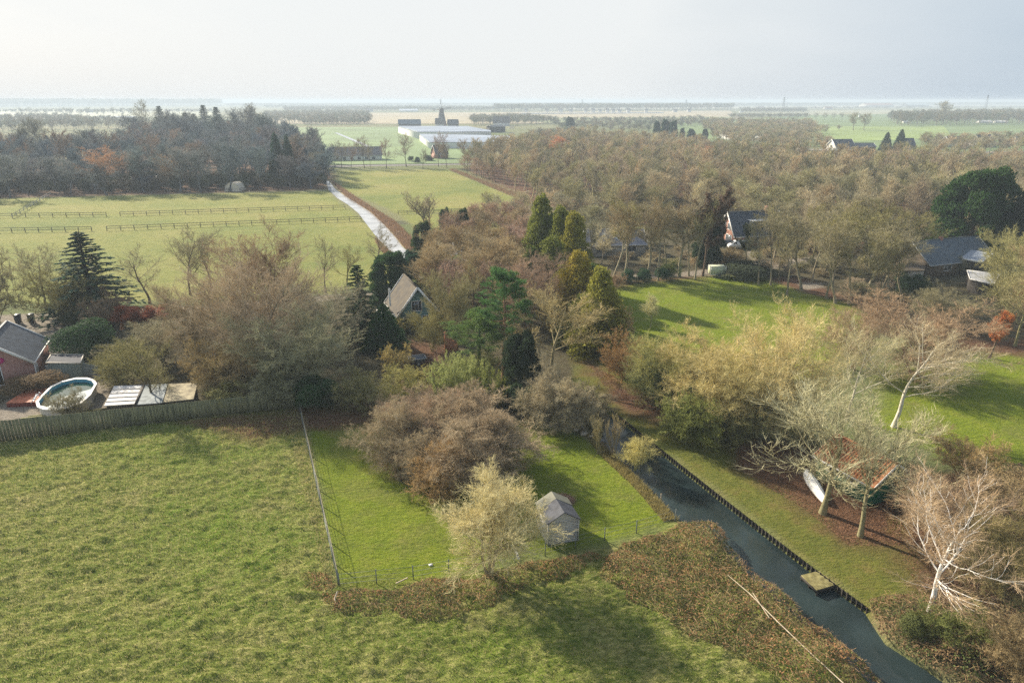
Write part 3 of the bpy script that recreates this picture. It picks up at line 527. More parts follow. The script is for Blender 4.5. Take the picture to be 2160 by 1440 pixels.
def add_window(root, L, Wd, side, face, u, z, w, h, name='window', pane=GLASS, frame=WHITE, bars=1, out=.04):
    def pt(a, zz, o):
        if face == 'F': return Vector((a, -o * side, zz))
        if face == 'R': return Vector((a, (Wd + o) * side, zz))
        if face == 'A': return Vector((-o, a * side, zz))
        return Vector((L + o, a * side, zz))
    f = MB(); t = .09
    for (a0, b0, a1, b1) in ((u, z, u + w, z), (u, z + h, u + w, z + h), (u, z - t / 2, u, z + h + t / 2), (u + w, z - t / 2, u + w, z + h + t / 2)): f.bar(pt(a0, b0, out), pt(a1, b1, out), t, t)
    for k in range(bars): a = u + w * (k + 1) / (bars + 1); f.bar(pt(a, z + t / 2, out), pt(a, z + h - t / 2, out), .05, .05)
    fo = f.build(name, frame, root); g = MB(); g.bar(pt(u + t / 2, z + h / 2, out * .35), pt(u + w - t / 2, z + h / 2, out * .35), .03, h - t); g.build('pane' if name == 'window' else 'panel', pane, fo); return fo
def house(kind, label, cat, A, B, width, eave, ridge, wall_m, roof_m, trim_m=WHITE, side=1, wins=(), over=.35, chim=None, group=None, lights=(), verge=.22):
    A, B = Vector((A[0], A[1], 0)), Vector((B[0], B[1], 0)); L = (B - A).length; rz = math.atan2(B.y - A.y, B.x - A.x); root = tag(empty(kind, A, rz), label, cat, group)
    s = side; W = width * s; h = width / 2; dz = ridge - eave
    w = MB(); w.hexa([(0, 0, -.1), (L, 0, -.1), (L, W, -.1), (0, W, -.1), (0, 0, eave), (L, 0, eave), (L, W, eave), (0, W, eave)])
    for x in (0.0, L): w.p.append((np.array([(x, 0, eave), (x, W, eave), (x, W / 2, ridge - .05)]), np.array([[0, 1, 2]]), 0))
    w.build('wall', wall_m, root)
    r = MB(); sl = dz / h; ov = over
    for k in (0, 1):
        y0 = (-ov if k == 0 else width + ov) * s; r.slab([(-ov, y0, eave - ov * sl + .12), (L + ov, y0, eave - ov * sl + .12), (L + ov, W / 2, ridge + .12), (-ov, W / 2, ridge + .12)], .14)
    ro = r.build('roof', roof_m, root)
    rd = MB(); rd.bar((-ov, W / 2, ridge + .16), (L + ov, W / 2, ridge + .16), .25, .12); rd.build('ridge_cap', roof_m, ro)
    b = MB()
    for x in (-ov - .04, L + ov + .04):
        for k in (0, 1):
            y0 = (-ov if k == 0 else width + ov) * s; b.bar((x, y0, eave - ov * sl + .06), (x, W / 2, ridge + .08), .07, verge)
    for y0 in (-ov - .05, width + ov + .05): b.bar((-ov, y0 * s, eave - ov * sl + .04), (L + ov, y0 * s, eave - ov * sl + .04), .1, .13)
    if trim_m: b.build('bargeboard', trim_m, root)
    if chim:
        for cx_, cy_, cw, ch in chim: q = MB(); q.box((cx_, cy_ * s, eave + .3), (cw, cw, ch - eave - .3)); q.build('chimney', BRICK, ro)
    for l in lights:                                             # skylights on the front slope: (x, up-slope 0..1, w, h)
        x, t, ww, hh = l; n = Vector((0, -dz * s, h)).normalized(); up = Vector((0, h * s, dz)).normalized(); p = Vector((x, 0, eave + .12)) + up * (t * math.hypot(h, dz)) + n * .06
        q = MB(); q.slab([p, p + Vector((ww, 0, 0)), p + Vector((ww, 0, 0)) + up * hh, p + up * hh], .08); q.build('skylight', mat('skylight_glass', (.55, .6, .62), rough=.12, spec=.8), ro)
    for f in wins:
        add_window(root, L, width, s, *f[:5], **(f[5] if len(f) > 5 else {}))
    root['L'] = L; return root
DOOR = dict(name='door', bars=0, pane=DARKWOOD)
# left: pink brick barn, gable toward the camera at the frame's edge
bA, bB = P(67, 762, 2.6), P(98, 716, 2.6)
barn = house('brick_barn', 'pink brick barn with dark slate roof at the left edge behind the pool', 'barn', bA, bB, 7.6, 2.6, 5.4, PINKBRICK, SLATE, side=1, over=.25, verge=.3,
             wins=[('A', 3.2, .1, 1.4, 2.3, DOOR), ('F', 1.0, .9, .7, .9)])
sg = MB(); ang = np.linspace(0, 2 * np.pi, 24, endpoint=False); cy_, cz_ = 3.35, 3.15
for rr_, xo, mi_ in ((1.0, -.05, 0), (.84, -.08, 1)): sg.p.append((np.array([(xo, cy_ + .75 * rr_ * math.cos(a), cz_ + .42 * rr_ * math.sin(a)) for a in ang] + [(xo + .03, cy_ + .75 * rr_ * math.cos(a), cz_ + .42 * rr_ * math.sin(a)) for a in ang]), np.arange(24)[None, :], mi_)); sg.p.append((sg.p[-1][0], np.array([[i, i + 24, (i + 1) % 24 + 24, (i + 1) % 24] for i in range(24)]), mi_))
for k in range(3): sg.box((-.1, cy_ - .26 + .26 * k, cz_ - .16), (.03, .16, .3), 2)
M_SIGN = mat('magenta_sign', (.45, .02, .16), rough=.4); sg.build('sign_board', [mat('sign_rim', (.35, .03, .14)), M_SIGN, mat('sign_mark', (.75, .35, .45))], barn)
lm = MB(); lm.box((.5, -.2, 2.1), (.18, .18, .2)); lm.build('wall_lamp', WHITE, barn)
dp = MB(); dp.tube([(.1, -.15, 0), (.1, -.15, 2.5)], .06); dp.build('downpipe', WHITE, barn)
def lean(kind, label, cat, px, z, thick, roof_m, wall_m, drop=.3, trim=None, panel=None):
    pts = [P(u, v, z) for u, v in px]; c = sum(pts, Vector()) / 4; root = tag(empty(kind, (c.x, c.y, 0)), label, cat); q = [p - Vector((c.x, c.y, 0)) for p in pts]
    r = MB(); r.slab(q, thick); r.build('roof', roof_m, root); i = [(p.xy - Vector((0, 0))) * .94 for p in q]
    w = MB(); w.prism([tuple(p) for p in (i if (q[1] - q[0]).cross(q[2] - q[1]).z > 0 else i[::-1])], -.1, z - thick - .01); w.build('wall', wall_m, root)
    if trim:
        b = MB(); [b.bar(q[k], q[(k + 1) % 4], .12, .14) for k in range(4)]; b.build('roof_edge', trim, root)
    return root
lean('garden_shed', 'low shed with flat dark felt roof beside the pink barn', 'shed', [(97, 765), (170, 766), (176, 748), (108, 747)], 2.1, .12, mat('roofing_felt', (.05, .055, .07), scale=2, var=.2), mat('weathered_boards', (.20, .24, .22), scale=3), trim=mat('pale_wood', (.45, .42, .36)))
# slatted fence in front of the shed
p0, p1 = P(100, 797), P(210, 790); root = tag(empty('slatted_fence', (p0.x, p0.y, 0), math.atan2(p1.y - p0.y, p1.x - p0.x)), 'grey horizontal slat fence between shed and pool', 'fence'); L = (p1 - p0).length; f = MB()
for k in range(8): f.bar((0, 0, .15 + k * .2), (L, 0, .15 + k * .2), .03, .14)
f.build('slats', mat('grey_slats', (.30, .34, .34), scale=3), root)
for k in range(4): q = MB(); q.box((L * k / 3, .08, -.1), (.09, .09, 1.85)); q.build('post', DARKWOOD, root)
# swimming pool: oval above-ground pool
rim = [P(u, v, 1.2) for u, v in [(77, 847), (80, 857), (93, 862), (120, 863), (150, 857), (172, 848), (190, 832), (203, 809), (197, 801), (183, 797), (160, 797), (130, 804), (107, 815), (90, 832)]]
c = sum(rim, Vector()) / len(rim); rim = [p - Vector((c.x, c.y, 1.2)) for p in rim]; n = len(rim); pool = tag(empty('swimming_pool', (c.x, c.y, 0)), 'oval above-ground swimming pool with white rim and half covered water', 'swimming pool')
def ring(m, pts, s0, s1, z0, z1, mi=0):
    A = np.array([(p.x * s0, p.y * s0, z0) for p in pts] + [(p.x * s1, p.y * s1, z1) for p in pts]); k = len(pts); m.p.append((A, np.array([[i, (i + 1) % k, (i + 1) % k + k, i + k] for i in range(k)]), mi))
w = MB(); ring(w, rim, .97, .97, -.05, 1.16); w.build('wall', mat('pool_wall', (.55, .54, .52), rough=.5), pool)
w = MB(); ring(w, rim, 1.03, .93, 1.21, 1.21); ring(w, rim, 1.03, 1.03, 1.11, 1.21); ring(w, rim, .93, .93, 1.21, 1.13); w.build('rim', WHITE, pool)
w = MB(); ring(w, rim, .935, .935, 1.13, .2); w.build('liner', mat('pool_liner', (.10, .38, .52), rough=.4, var=.1), pool)
w = MB(); w.p.append((np.array([(p.x * .934, p.y * .934, .78) for p in rim]), np.arange(n)[None, :], 0)); w.build('pool_water', mat('pool_water', (.012, .045, .03), rough=.06, spec=.6), pool)
# thin frosted sheet of ice over the near half
a_, b_ = rim[1] * .93, rim[7] * .93; ed = [rim[i] * .925 for i in range(0, 8)]; mid = [b_.lerp(a_, t) + Vector((.3 * math.sin(t * 9) - .3, .55 * math.sin(t * 3.14), 0)) for t in (.15, .35, .55, .75, .92)]
w = MB(); w.p.append((np.array([(p.x, p.y, .80) for p in ed + mid]), np.arange(len(ed) + len(mid))[None, :], 0)); w.build('cover_sheet', mat('frosted_cover', (.46, .52, .52), scale=4, var=.2, c2=(.62, .66, .66)), pool)
ld = MB(); l0 = Vector(rim[13]) * 1.03
for o_ in (0, .45): ld.tube([l0 + Vector((-.9, -.3 - o_, .45)), l0 + Vector((-.1, -.2 - o_, 1.6)), l0 + Vector((.25, -.15 - o_, 1.2))], .035, 6)
for t in (.25, .5, .75): ld.bar(l0 + Vector((-.9 + .8 * t, -.3, .45 + 1.1 * t)), l0 + Vector((-.9 + .8 * t, -.75, .45 + 1.1 * t)), .2, .04)
ld.build('ladder', mat('galvanised_metal', (.45, .5, .55), rough=.35, metal=.6), pool)
dk = [P(u, v, .55) for u, v in [(12, 850), (76, 847), (108, 816), (55, 822)]]; c = dk[0]; root = tag(empty('wooden_deck', (c.x, c.y, 0)), 'reddish wooden deck beside the oval pool', 'deck'); q = [p - Vector((c.x, c.y, 0)) for p in dk]
f = MB(); nb = 16
for k in range(nb): a, b, a2, b2 = q[0].lerp(q[3], k / nb), q[1].lerp(q[2], k / nb), q[0].lerp(q[3], (k + .9) / nb), q[1].lerp(q[2], (k + .9) / nb); f.slab([a, b, b2, a2], .05)
f.build('deck_boards', mat('red_decking', (.40, .13, .07), scale=2.5, var=.3, rough=.6), root); f = MB(); f.prism([(p.x * .99 + .02, p.y * .99 + .02) for p in q], -.05, .48); f.build('skirt', mat('deck_side', (.16, .035, .025)), root)
# long low outbuilding with three kinds of roof sheet
q0 = [(220, 860), (240, 813), (262, 812)]
root = None
def panel_roof(name, px, m, parent, z=2.0, t=.06): pts = [P(u, v, z) - O_ for u, v in px]; return MB().slab(pts, t).build(name, m, parent)
O_ = P(315, 858, 0); root = tag(empty('low_outbuilding', O_), 'long low outbuilding with white, grey and mossy roof sheets behind the fence', 'outbuilding')
panel_roof('clear_roof_sheet', [(219, 856), (284, 852), (301, 811), (241, 813)], mat('dirty_white_plastic', (.66, .66, .66), rough=.3, scale=2.5, var=.3, c2=(.82, .82, .82)), root)
ba = MB(); [ba.bar(P(219 + 22 * t, 856 - 43 * t, 2.03) - O_, P(284 + 17 * t, 852 - 41 * t, 2.03) - O_, .06, .05) for t in (0, .2, .4, .6, .8, 1)]; ba.bar(P(286, 852, 2.04) - O_, P(303, 811, 2.04) - O_, .25, .07); ba.build('batten', DARKWOOD, root)
panel_roof('grey_roof_sheet', [(288, 853), (342, 849), (354, 809), (304, 811)], mat('corrugated_grey', (.24, .27, .28), scale=2, var=.25), root)
panel_roof('mossy_roof_sheet', [(344, 848), (408, 841), (417, 807), (356, 809)], mat('mossy_sheet', (.22, .19, .13), c2=(.42, .37, .24), scale=2.2), root, 2.05)
wl_ = MB(); b4 = [P(222, 858, 0), P(408, 846, 0), P(414, 813, 0), P(240, 819, 0)]; tp = [P(224, 856, 1.9), P(406, 841, 1.9), P(414, 810, 1.9), P(243, 815, 1.9)]; b4 = [Vector((t.x, t.y, -.1)) for t in tp]; wl_.hexa([p - O_ for p in b4] + [p - O_ for p in tp]); wl_.build('wall', mat('old_dark_boards', (.07, .06, .045), var=.3), root)
# long board fence with mossy boards
fa, fb = P(-120, 944), P(628, 858); root = tag(empty('board_fence', (fa.x, fa.y, 0), math.atan2(fb.y - fa.y, fb.x - fa.x)), 'long tall green-grey board fence between pool garden and meadow', 'fence'); L = (fb - fa).length; f = MB(); rng = np.random.RandomState(3); nb = int(L / .155)
FH = lambda t: 2.25 - .35 * t
for k in range(nb):
    x_ = k * .155; hh = FH(k / nb) + rng.uniform(-.03, .03); yo = (-.015 if (k % 2) else .012) + rng.uniform(-.006, .006); f.hexa([(x_, yo - .012, -.1), (x_ + .14, yo - .012, -.1), (x_ + .14, yo + .012, -.1), (x_, yo + .012, -.1), (x_, yo - .012, hh), (x_ + .14, yo - .012, hh), (x_ + .14, yo + .012, hh), (x_, yo + .012, hh)])
f.build('boards', mat('mossy_fence_boards', (.15, .165, .10), c2=(.30, .29, .155), scale=1.1, var=.35, stretch=(5, 5, .5), detail=6), root)
f = MB(); [f.bar((0, .07, z_), (L, .07, z_ - .02), .06, .09) for z_ in (.5, 1.6)]; f.build('rail', DARKWOOD, root)
for k in range(0, 17): q = MB(); q.box((L * k / 16, .12, -.1), (.1, .1, 2.1 - .3 * k / 16)); q.build('post', mat('fence_post_wood', (.12, .11, .07)), root)
# raised sleeper bed inside the fence
a, b = P(45, 888), P(215, 869); tag(MB().bar(Vector((a.x, a.y, .15)), Vector((b.x, b.y, .15)), .22, .4).bar(Vector((a.x + .3, a.y + .7, .13)), Vector((b.x + .3, b.y + .5, .13)), .15, .3).build('timber_edging', mat('mossy_sleepers', (.10, .10, .04), c2=(.2, .19, .07))), 'mossy timber bed edging along the inside of the board fence', 'edging')

# cottage: gable with white bargeboards toward the camera, ridge running away
rz_ = 6.6; g0, g1 = P(879, 605, rz_), P(853, 580, rz_); d = (g1 - g0); d.z = 0; Lc = d.length; d.normalize(); nrm = Vector((d.y, -d.x, 0)); wC = 5.6; f0 = g0 - nrm * 0 ; f0 = Vector((g0.x, g0.y, 0)); left = Vector((-d.y, d.x, 0))
A = f0 + left * wC / 2; cot = house('cottage', 'small steep-roofed cottage with teal gable and white bargeboards among the trees', 'cottage', A, A + d * Lc, wC, 2.9, 6.5, TEAL, MOSSROOF, side=-1, over=.45, verge=.3, wins=[('A', 1.9, 3.0, 1.5, 1.5, dict(bars=2)), ('A', .6, .9, 1.3, 1.4), ('A', 3.4, .1, 1.0, 2.1, DOOR), ('F', 1.5, .9, 1.4, 1.3)])
q = MB(); cp = Vector((2.2, -.9 * -1 - .3, 0)); q.tube([(1.8, -1.05 + 1.9, 3.6), (1.8, -1.05 + 1.9, 6.3)], .16, 8) ; q.build('flue_pipe', WHITE, cot)
ann = MB(); ann.hexa([(1.2, .05, 0), (4.6, .05, 0), (4.6, 2.3, 0), (1.2, 2.3, 0), (1.2, .05, 2.5), (4.6, .05, 2.5), (4.6, 2.3, 2.5), (1.2, 2.3, 2.5)]); an = ann.build('bay', GLASS, cot)
fr = MB()
for x_ in (1.2, 2.05, 2.9, 3.75, 4.6): fr.bar((x_, 2.33, 0), (x_, 2.33, 2.5), .12, .12)
for z_ in (.5, 2.5): fr.bar((1.1, 2.33, z_), (4.7, 2.33, z_), .12, .16); fr.bar((1.15, .05, z_), (1.15, 2.4, z_), .12, .16)
fr.build('bay_frame', WHITE, an)
lean('tool_shed', 'small brown-roofed shed below the cottage beside the conical evergreen', 'shed', [(832, 672), (850, 667), (846, 652), (828, 656)], 2.0, .1, MOSSROOF, DARKWOOD, trim=WHITE)
# brick garden ruin of orange brick
p = P(950, 742); root = tag(empty('brick_pillar', (p.x, p.y, 0), .5), 'orange brick wall fragment behind the light green bamboo', 'brick wall'); w = MB()
for k, hh in enumerate((2.9, 2.3, 1.9, 1.5, .9)): w.box((k * .35 - .6, 0, -.1), (.34, .4, hh + .1))
w.build('masonry', mat('orange_brick', (.42, .19, .10), scale=5), root)
# grey garden cart on the leafy clearing
p = P(880, 768); root = tag(empty('garden_trailer', (p.x, p.y, 0), .35), 'small grey garden trailer standing on the leafy clearing', 'trailer')
f = MB(); f.hexa([(-.9, -.6, .45), (.9, -.6, .45), (.9, .6, .45), (-.9, .6, .45), (-1.05, -.75, .95), (1.05, -.75, .95), (1.05, .75, .95), (-1.05, .75, .95)]); f.build('tub', mat('dark_blue_grey', (.10, .12, .15)), root); f = MB()
for s_ in (-1, 1): f.bar((-1.0, s_ * .8, .98), (1.0, s_ * .8, .98), .07, .05); f.bar((s_ * 1.08, -.8, .98), (s_ * 1.08, .8, .98), .07, .05)
f.build('rim', mat('pale_metal', (.5, .52, .55), rough=.4), root); f = MB(); f.bar((.9, 0, .5), (2.0, 0, .35), .06, .06); f.build('drawbar', DARKWOOD, root)
def wheel(root, x, y, r, w=.18, name='wheel', rz=0):
    t = MB(); t.tube([Vector((x, y - w / 2, r)), Vector((x, y + w / 2, r))], r, 16); an = np.linspace(0, 2 * np.pi, 16, endpoint=False)
    V_ = [(x + r * math.cos(a), y + s * w / 2, r + r * math.sin(a)) for s in (-1, 1) for a in an]; t.p.append((np.array(V_), np.array([list(range(16))]), 0)); t.p.append((np.array(V_), np.array([list(range(31, 15, -1))]), 0)); o = t.build(name, mat('tyre_rubber', (.02, .02, .02)), root)
    h = MB(); [h.p.append((np.array([(x + r * .55 * math.cos(a), y + s * (w / 2 + .008), r + r * .55 * math.sin(a)) for a in an]), np.arange(16)[None, :], 0)) for s in (-1, 1)]; h.build('rim', mat('wheel_rim', (.35, .36, .38), rough=.4), o); return o
for s_ in (-1, 1): wheel(root, 0, s_ * .72, .32, .14)
# garden shed in the paddock
sA, sB = P(1155, 1150), P(1219, 1139); L = (sB - sA).length; rz = math.atan2(sB.y - sA.y, sB.x - sA.x); D0 = 4.0; root = tag(empty('paddock_shed', (sA.x, sA.y, 0), rz), 'weathered white wooden shed with dark ridged roof in the paddock', 'shed'); E, R = 2.0, 2.75; D = (P(1128, 1108) - sA).length
BO = mat('weathered_white_boards', (.42, .41, .38), scale=2.5, var=.25, stretch=(.6, .6, 6), bump=.4, c2=(.6, .58, .54)); w = MB()
nb = 13
for k in range(nb):
    z0, z1 = E * k / nb, E * (k + .93) / nb; o = .02 if True else 0
    for a, b in (((0, 0), (L, 0)), ((L, 0), (L, D)), ((L, D), (0, D)), ((0, D), (0, 0))): w.bar((a[0], a[1], (z0 + z1) / 2), (b[0], b[1], (z0 + z1) / 2), .035, z1 - z0)
w.hexa([(.03, .03, -.1), (L - .03, .03, -.1), (L - .03, D - .03, -.1), (.03, D - .03, -.1), (.03, .03, E), (L - .03, .03, E), (L - .03, D - .03, E), (.03, D - .03, E)])
for y_ in (0, D): w.p.append((np.array([(0, y_, E), (L, y_, E), (L / 2, y_, R - .03)]), np.array([[0, 1, 2]]), 0))
w.build('wall', BO, root); FELT = mat('shed_felt', (.075, .08, .095), scale=2, var=.2)
r = MB(); r.slab([(-.12, -.15, E - .02), (L / 2, -.15, R + .06), (L / 2, D + .15, R + .06), (-.12, D + .15, E - .02)], .06); r.slab([(L + .12, -.15, E - .02), (L + .12, D + .15, E - .02), (L / 2, D + .15, R + .06), (L / 2, -.15, R + .06)], .06); ro = r.build('roof', FELT, root)
r = MB(); r.slab([(-.14, D * .66, E + .002), (L / 2, D * .66, R + .08), (L / 2, D + .17, R + .08), (-.14, D + .17, E + .002)], .02); r.slab([(L + .14, D * .66, E + .002), (L + .14, D + .17, E + .002), (L / 2, D + .17, R + .08), (L / 2, D * .66, R + .08)], .02); r.build('lichen_strip', mat('lichen_felt', (.19, .19, .15), scale=3), ro)
[MB().box((x_, y_, -.05), (.08, .08, E + .02)).build('corner_board', BO, root) for x_ in (0, L) for y_ in (-.02, D + .02)]
# boathouse with tiled roof and green boards
e0, e1 = P(1727, 960, 2.1), P(1842, 1022, 2.1); BH_TILE = mat('orange_pantiles', (.40, .165, .075), scale=1.6, var=.3, bump=.2)
bh = house('boathouse', 'green boarded boathouse with orange pantile roof under the bare trees', 'boathouse', e0, e1, 4.4, 2.1, 3.5, GREENB, BH_TILE, side=1, over=.3, verge=.18, wins=[('F', .9, 1.2, 1.5, .55, dict(bars=0, pane=DARKWOOD)), ('F', 3.2, 1.25, .9, .5, dict(bars=0, pane=DARKWOOD))])
L = bh['L']; tl = MB(); nt = int((L + .6) / .28)
for k in range(nt):
    x_ = -.28 + k * .28
    for s_ in (0, 1):
        y0, y1 = (-.3, 2.2) if s_ == 0 else (4.7, 2.2); sl = 1.4 / 2.2; tl.tube([(x_, y0, 2.1 - .3 * sl + .15), (x_, y1, 3.5 + .15)], .075, 5)
tl.build('tile_rolls', BH_TILE, bh)
# white rowing boat leaning by the boathouse
def boat(label, u0, v0, u1, v1, z=.55):
    a, b = P(u0, v0, z), P(u1, v1, z); L = (b - a).length; rz = math.atan2(b.y - a.y, b.x - a.x); root = tag(empty('rowing_boat', (a.x, a.y, 0), rz), label, 'boat'); t = np.linspace(0, 1, 13); w_ = .62 * np.sin(np.pi * np.clip(t * .86 + .07, 0, 1)) ** .6 * (1 - .35 * t); V_ = []
    for ti, wi in zip(t, w_):
        for a_ in np.linspace(0, np.pi, 9): V_.append((ti * L, wi * math.cos(a_), .12 + .5 * math.sin(a_) ** .7))
    V_ = np.array(V_); F_ = [[i * 9 + j, i * 9 + j + 1, (i + 1) * 9 + j + 1, (i + 1) * 9 + j] for i in range(12) for j in range(8)]
    hb = MB(); hb.p.append((V_, np.array(F_), 0)); hb.p.append((V_, np.array([[j for j in range(9)]]), 0)); hb.p.append((V_, np.array([[12 * 9 + j for j in range(8, -1, -1)]]), 0)); hb.build('hull', mat('white_gelcoat', (.80, .80, .78), rough=.3, var=.03), root, True)
    k = MB(); k.bar((.2, 0, .64), (L - .2, 0, .64), .05, .06); k.build('keel', WHITE, root); r2 = MB()
    for s_ in (-1, 1): r2.tube([(ti * L, s_ * wi, .12) for ti, wi in zip(t, w_)], .035, 5)
    r2.build('gunwale', mat('boat_trim', (.3, .25, .2)), root); [MB().box((x_, 0, -.02), (.12, .9, .15)).build('chock', DARKWOOD, root) for x_ in (L * .25, L * .75)]; return root
boat('white upturned rowing boat on the leaves beside the green boathouse', 1702, 990, 1742, 1052)
# jetty
jp = [P(u, v, -.05) for u, v in [(1690, 1212), (1722, 1244), (1770, 1230), (1732, 1202)]]; c = jp[0]; root = tag(empty('jetty', (c.x, c.y, 0)), 'small square mossy wooden jetty over the canal', 'jetty'); q = [p - Vector((c.x, c.y, 0)) for p in jp]; f = MB(); nb = 11
for k in range(nb): f.slab([q[0].lerp(q[3], k / nb), q[1].lerp(q[2], k / nb), q[1].lerp(q[2], (k + .92) / nb), q[0].lerp(q[3], (k + .92) / nb)], .05)
f.build('deck_boards', mat('mossy_planks', (.17, .15, .06), c2=(.30, .27, .12), scale=2.5, var=.3), root); f = MB(); f.bar(q[0] + Vector((0, 0, -.14)), q[1] + Vector((0, 0, -.14)), .1, .16); f.bar(q[1] + Vector((0, 0, -.14)), q[2] + Vector((0, 0, -.14)), .1, .16); f.build('beam', DARKWOOD, root)
for p in (q[0], q[1], q[0].lerp(q[1], .5)): MB().tube([p + Vector((.08, 0, -1.3)), p + Vector((.08, 0, -.02))], .07, 7).build('pile', DARKWOOD, root)
# timber-edged right bank of the canal
bk = [P(u, v) for u, v in [(1248, 836), (1311, 880), (1400, 951), (1500, 1030), (1600, 1108), (1700, 1185), (1770, 1237), (1831, 1281)]]; root = tag(empty('timber_bank', bk[0]), 'dark timber piling with short posts along the right canal bank', 'bank edging'); o0 = bk[0]; f = MB()
for a, b in zip(bk[:-1], bk[1:]): f.bar(a - o0 + Vector((0, 0, -.33)), b - o0 + Vector((0, 0, -.33)), .06, .62)
f.build('planks', mat('wet_planks', (.035, .033, .025), var=.3), root); rng = np.random.RandomState(4); tot = sum((b - a).length for a, b in zip(bk[:-1], bk[1:])); np_ = 98
for k in range(np_):
    dd = tot * k / (np_ - 1) * .9999; i = 0
    while dd > (bk[i + 1] - bk[i]).length and i < len(bk) - 2: dd -= (bk[i + 1] - bk[i]).length; i += 1
    p = bk[i] + (bk[i + 1] - bk[i]).normalized() * dd - o0 + Vector((-.06, -.05, 0)); MB().tube([p + Vector((0, 0, -.9)), p + Vector((0, 0, .04 + rng.uniform(-.03, .07)))], .055, 5).build('post', DARKWOOD, root)

# right: house with white bargeboards, bungalow, dark-roofed house
e0, e1 = P(1551, 495, 2.9), P(1652, 491, 2.9); hA = house('brick_house', 'brick house with dark roof, white bargeboards and dormer behind the lane', 'house', e0, e1, 7.6, 2.9, 7.4, BRICK, SLATE, side=1, over=.5, verge=.35,
    wins=[('A', 2.2, 3.6, 1.5, 1.5, dict(bars=2)), ('A', 4.6, 3.6, 1.3, 1.4), ('A', 1.5, .7, 2.6, 1.7, dict(bars=3)), ('F', 5.0, .8, 1.0, 1.6), ('F', 7.0, .8, 1.6, 1.4, dict(bars=2)), ('F', 2.4, .1, 1.0, 2.1, DOOR)], chim=[(9.5, 3.8, .8, 8.6)])
dm = MB(); dm.box((6.0, 1.75, 4.2), (3.4, 2.2, 1.5)); do = dm.build('dormer', GREYWALL, hA); dr = MB(); dr.box((6.0, 1.6, 5.72), (3.9, 2.9, .14)); dr.build('dormer_roof', WHITE, do)
wv = MB(); [wv.box((6.0 + k, .62, 4.45), (.85, .06, 1.0)) for k in (-1.15, 0, 1.15)]; wv.build('dormer_window', GLASS, do)
e0, e1 = P(1240, 516, 2.6), P(1362, 514, 2.6); house('bungalow', 'long grey-roofed bungalow with bright skylights behind the roadside trees', 'bungalow', e0, e1, 8, 2.6, 5.0, GREYWALL, mat('grey_roof', (.20, .21, .25), scale=1, var=.15), side=1, over=.4, lights=[(1.5, .45, .8, 1.6), (3.6, .35, .8, 1.9), (6.4, .3, 1.1, 2.4), (9.6, .45, .9, 1.6)], wins=[('F', 2, .9, 2, 1.2), ('F', 8.5, .9, 2.2, 1.2)])
e0, e1 = P(1962, 556, 2.7), P(2094, 541, 2.7); hB = house('dark_roofed_house', 'low house with wide dark slate roof at the right among bare trees', 'house', e0, e1, 8.4, 2.7, 6.0, mat('brown_boards', (.16, .13, .10)), mat('blue_slate', (.10, .125, .15), scale=1.5, var=.2, bump=.3), trim_m=mat('grey_trim', (.42, .44, .45)), side=1, over=.5, verge=.2, wins=[('A', 2.5, .8, 1.8, 1.4), ('F', 4, .9, 2, 1.1)], chim=[(7.2, 4.2, .6, 6.6)])
lr_ = [P(u, v, z_) for u, v, z_ in [(1985, 537, 3.0), (2072, 553, 3.0), (2096, 535, 4.1), (2018, 521, 4.1)]]; c = Vector((hB.location.x, hB.location.y, 0)); m_inv = Matrix.Rotation(-hB.rotation_euler.z, 3, 'Z'); q = [m_inv @ (p - c) for p in lr_]
MB().slab(q, .14).build('porch_roof', mat('pale_zinc', (.30, .34, .40), rough=.5), hB); b = MB(); b.bar(q[0] + Vector((0, 0, -.05)), q[1] + Vector((0, 0, -.05)), .1, .3); b.build('fascia', WHITE, hB)
w = MB(); w.prism([(p.x * .98, p.y + .3 * 0) for p in (q if (q[1] - q[0]).cross(q[2] - q[1]).z > 0 else q[::-1])], 0, 2.8); w.build('porch_wall', DARKWOOD, hB)
lean('carport', 'flat grey-roofed carport with white fascia in front of the dark-roofed house', 'carport', [(2046, 588), (2096, 600), (2110, 578), (2040, 570)], 2.4, .18, mat('pale_grey_roof', (.33, .34, .36), scale=2), DARKWOOD, trim=WHITE)
lean('low_annex', 'brown mossy low roof in front of the dark-roofed house gable', 'annex', [(1898, 572), (1950, 570), (1955, 548), (1925, 545)], 2.4, .15, MOSSROOF, GREYWALL)
# ------------------------------------------------------------------ vehicles and small things
# white van: lofted body from side profile stations
def loft(secs): 
    V_ = []; k = len(secs[0][1])
    for x, pr in secs: V_ += [(x, y, z) for y, z in pr]
    n = len(secs); F_ = [[i * k + j, i * k + (j + 1) % k, (i + 1) * k + (j + 1) % k, (i + 1) * k + j] for i in range(n - 1) for j in range(k)]; return np.array(V_), F_, k, n
p = P(1555, 524); van = tag(empty('van', (p.x, p.y, 0), math.radians(176)), 'small white panel van parked in front of the brick house', 'van')
def sec(w, z0, zs, zt, wt): return [(-w, z0), (w, z0), (w, zs), (wt, zt), (-wt, zt), (-w, zs)]
V_, F_, k, n = loft([(-2.15, sec(.84, .35, 1.1, 1.72, .72)), (-2.0, sec(.88, .28, 1.15, 1.85, .76)), (.3, sec(.88, .28, 1.15, 1.88, .76)), (.9, sec(.88, .28, 1.12, 1.75, .72)), (1.5, sec(.87, .28, 1.02, 1.12, .8)), (2.0, sec(.82, .3, .88, .95, .72)), (2.15, sec(.74, .38, .7, .76, .66))])
b = MB(); b.p.append((V_, np.array(F_), 0)); b.p.append((V_, np.arange(k)[::-1][None, :], 0)); b.p.append((V_, (np.arange(k) + k * (n - 1))[None, :], 0)); b.build('body', mat('white_van_paint', (.78, .79, .80), rough=.25, var=.02, spec=.5), van)
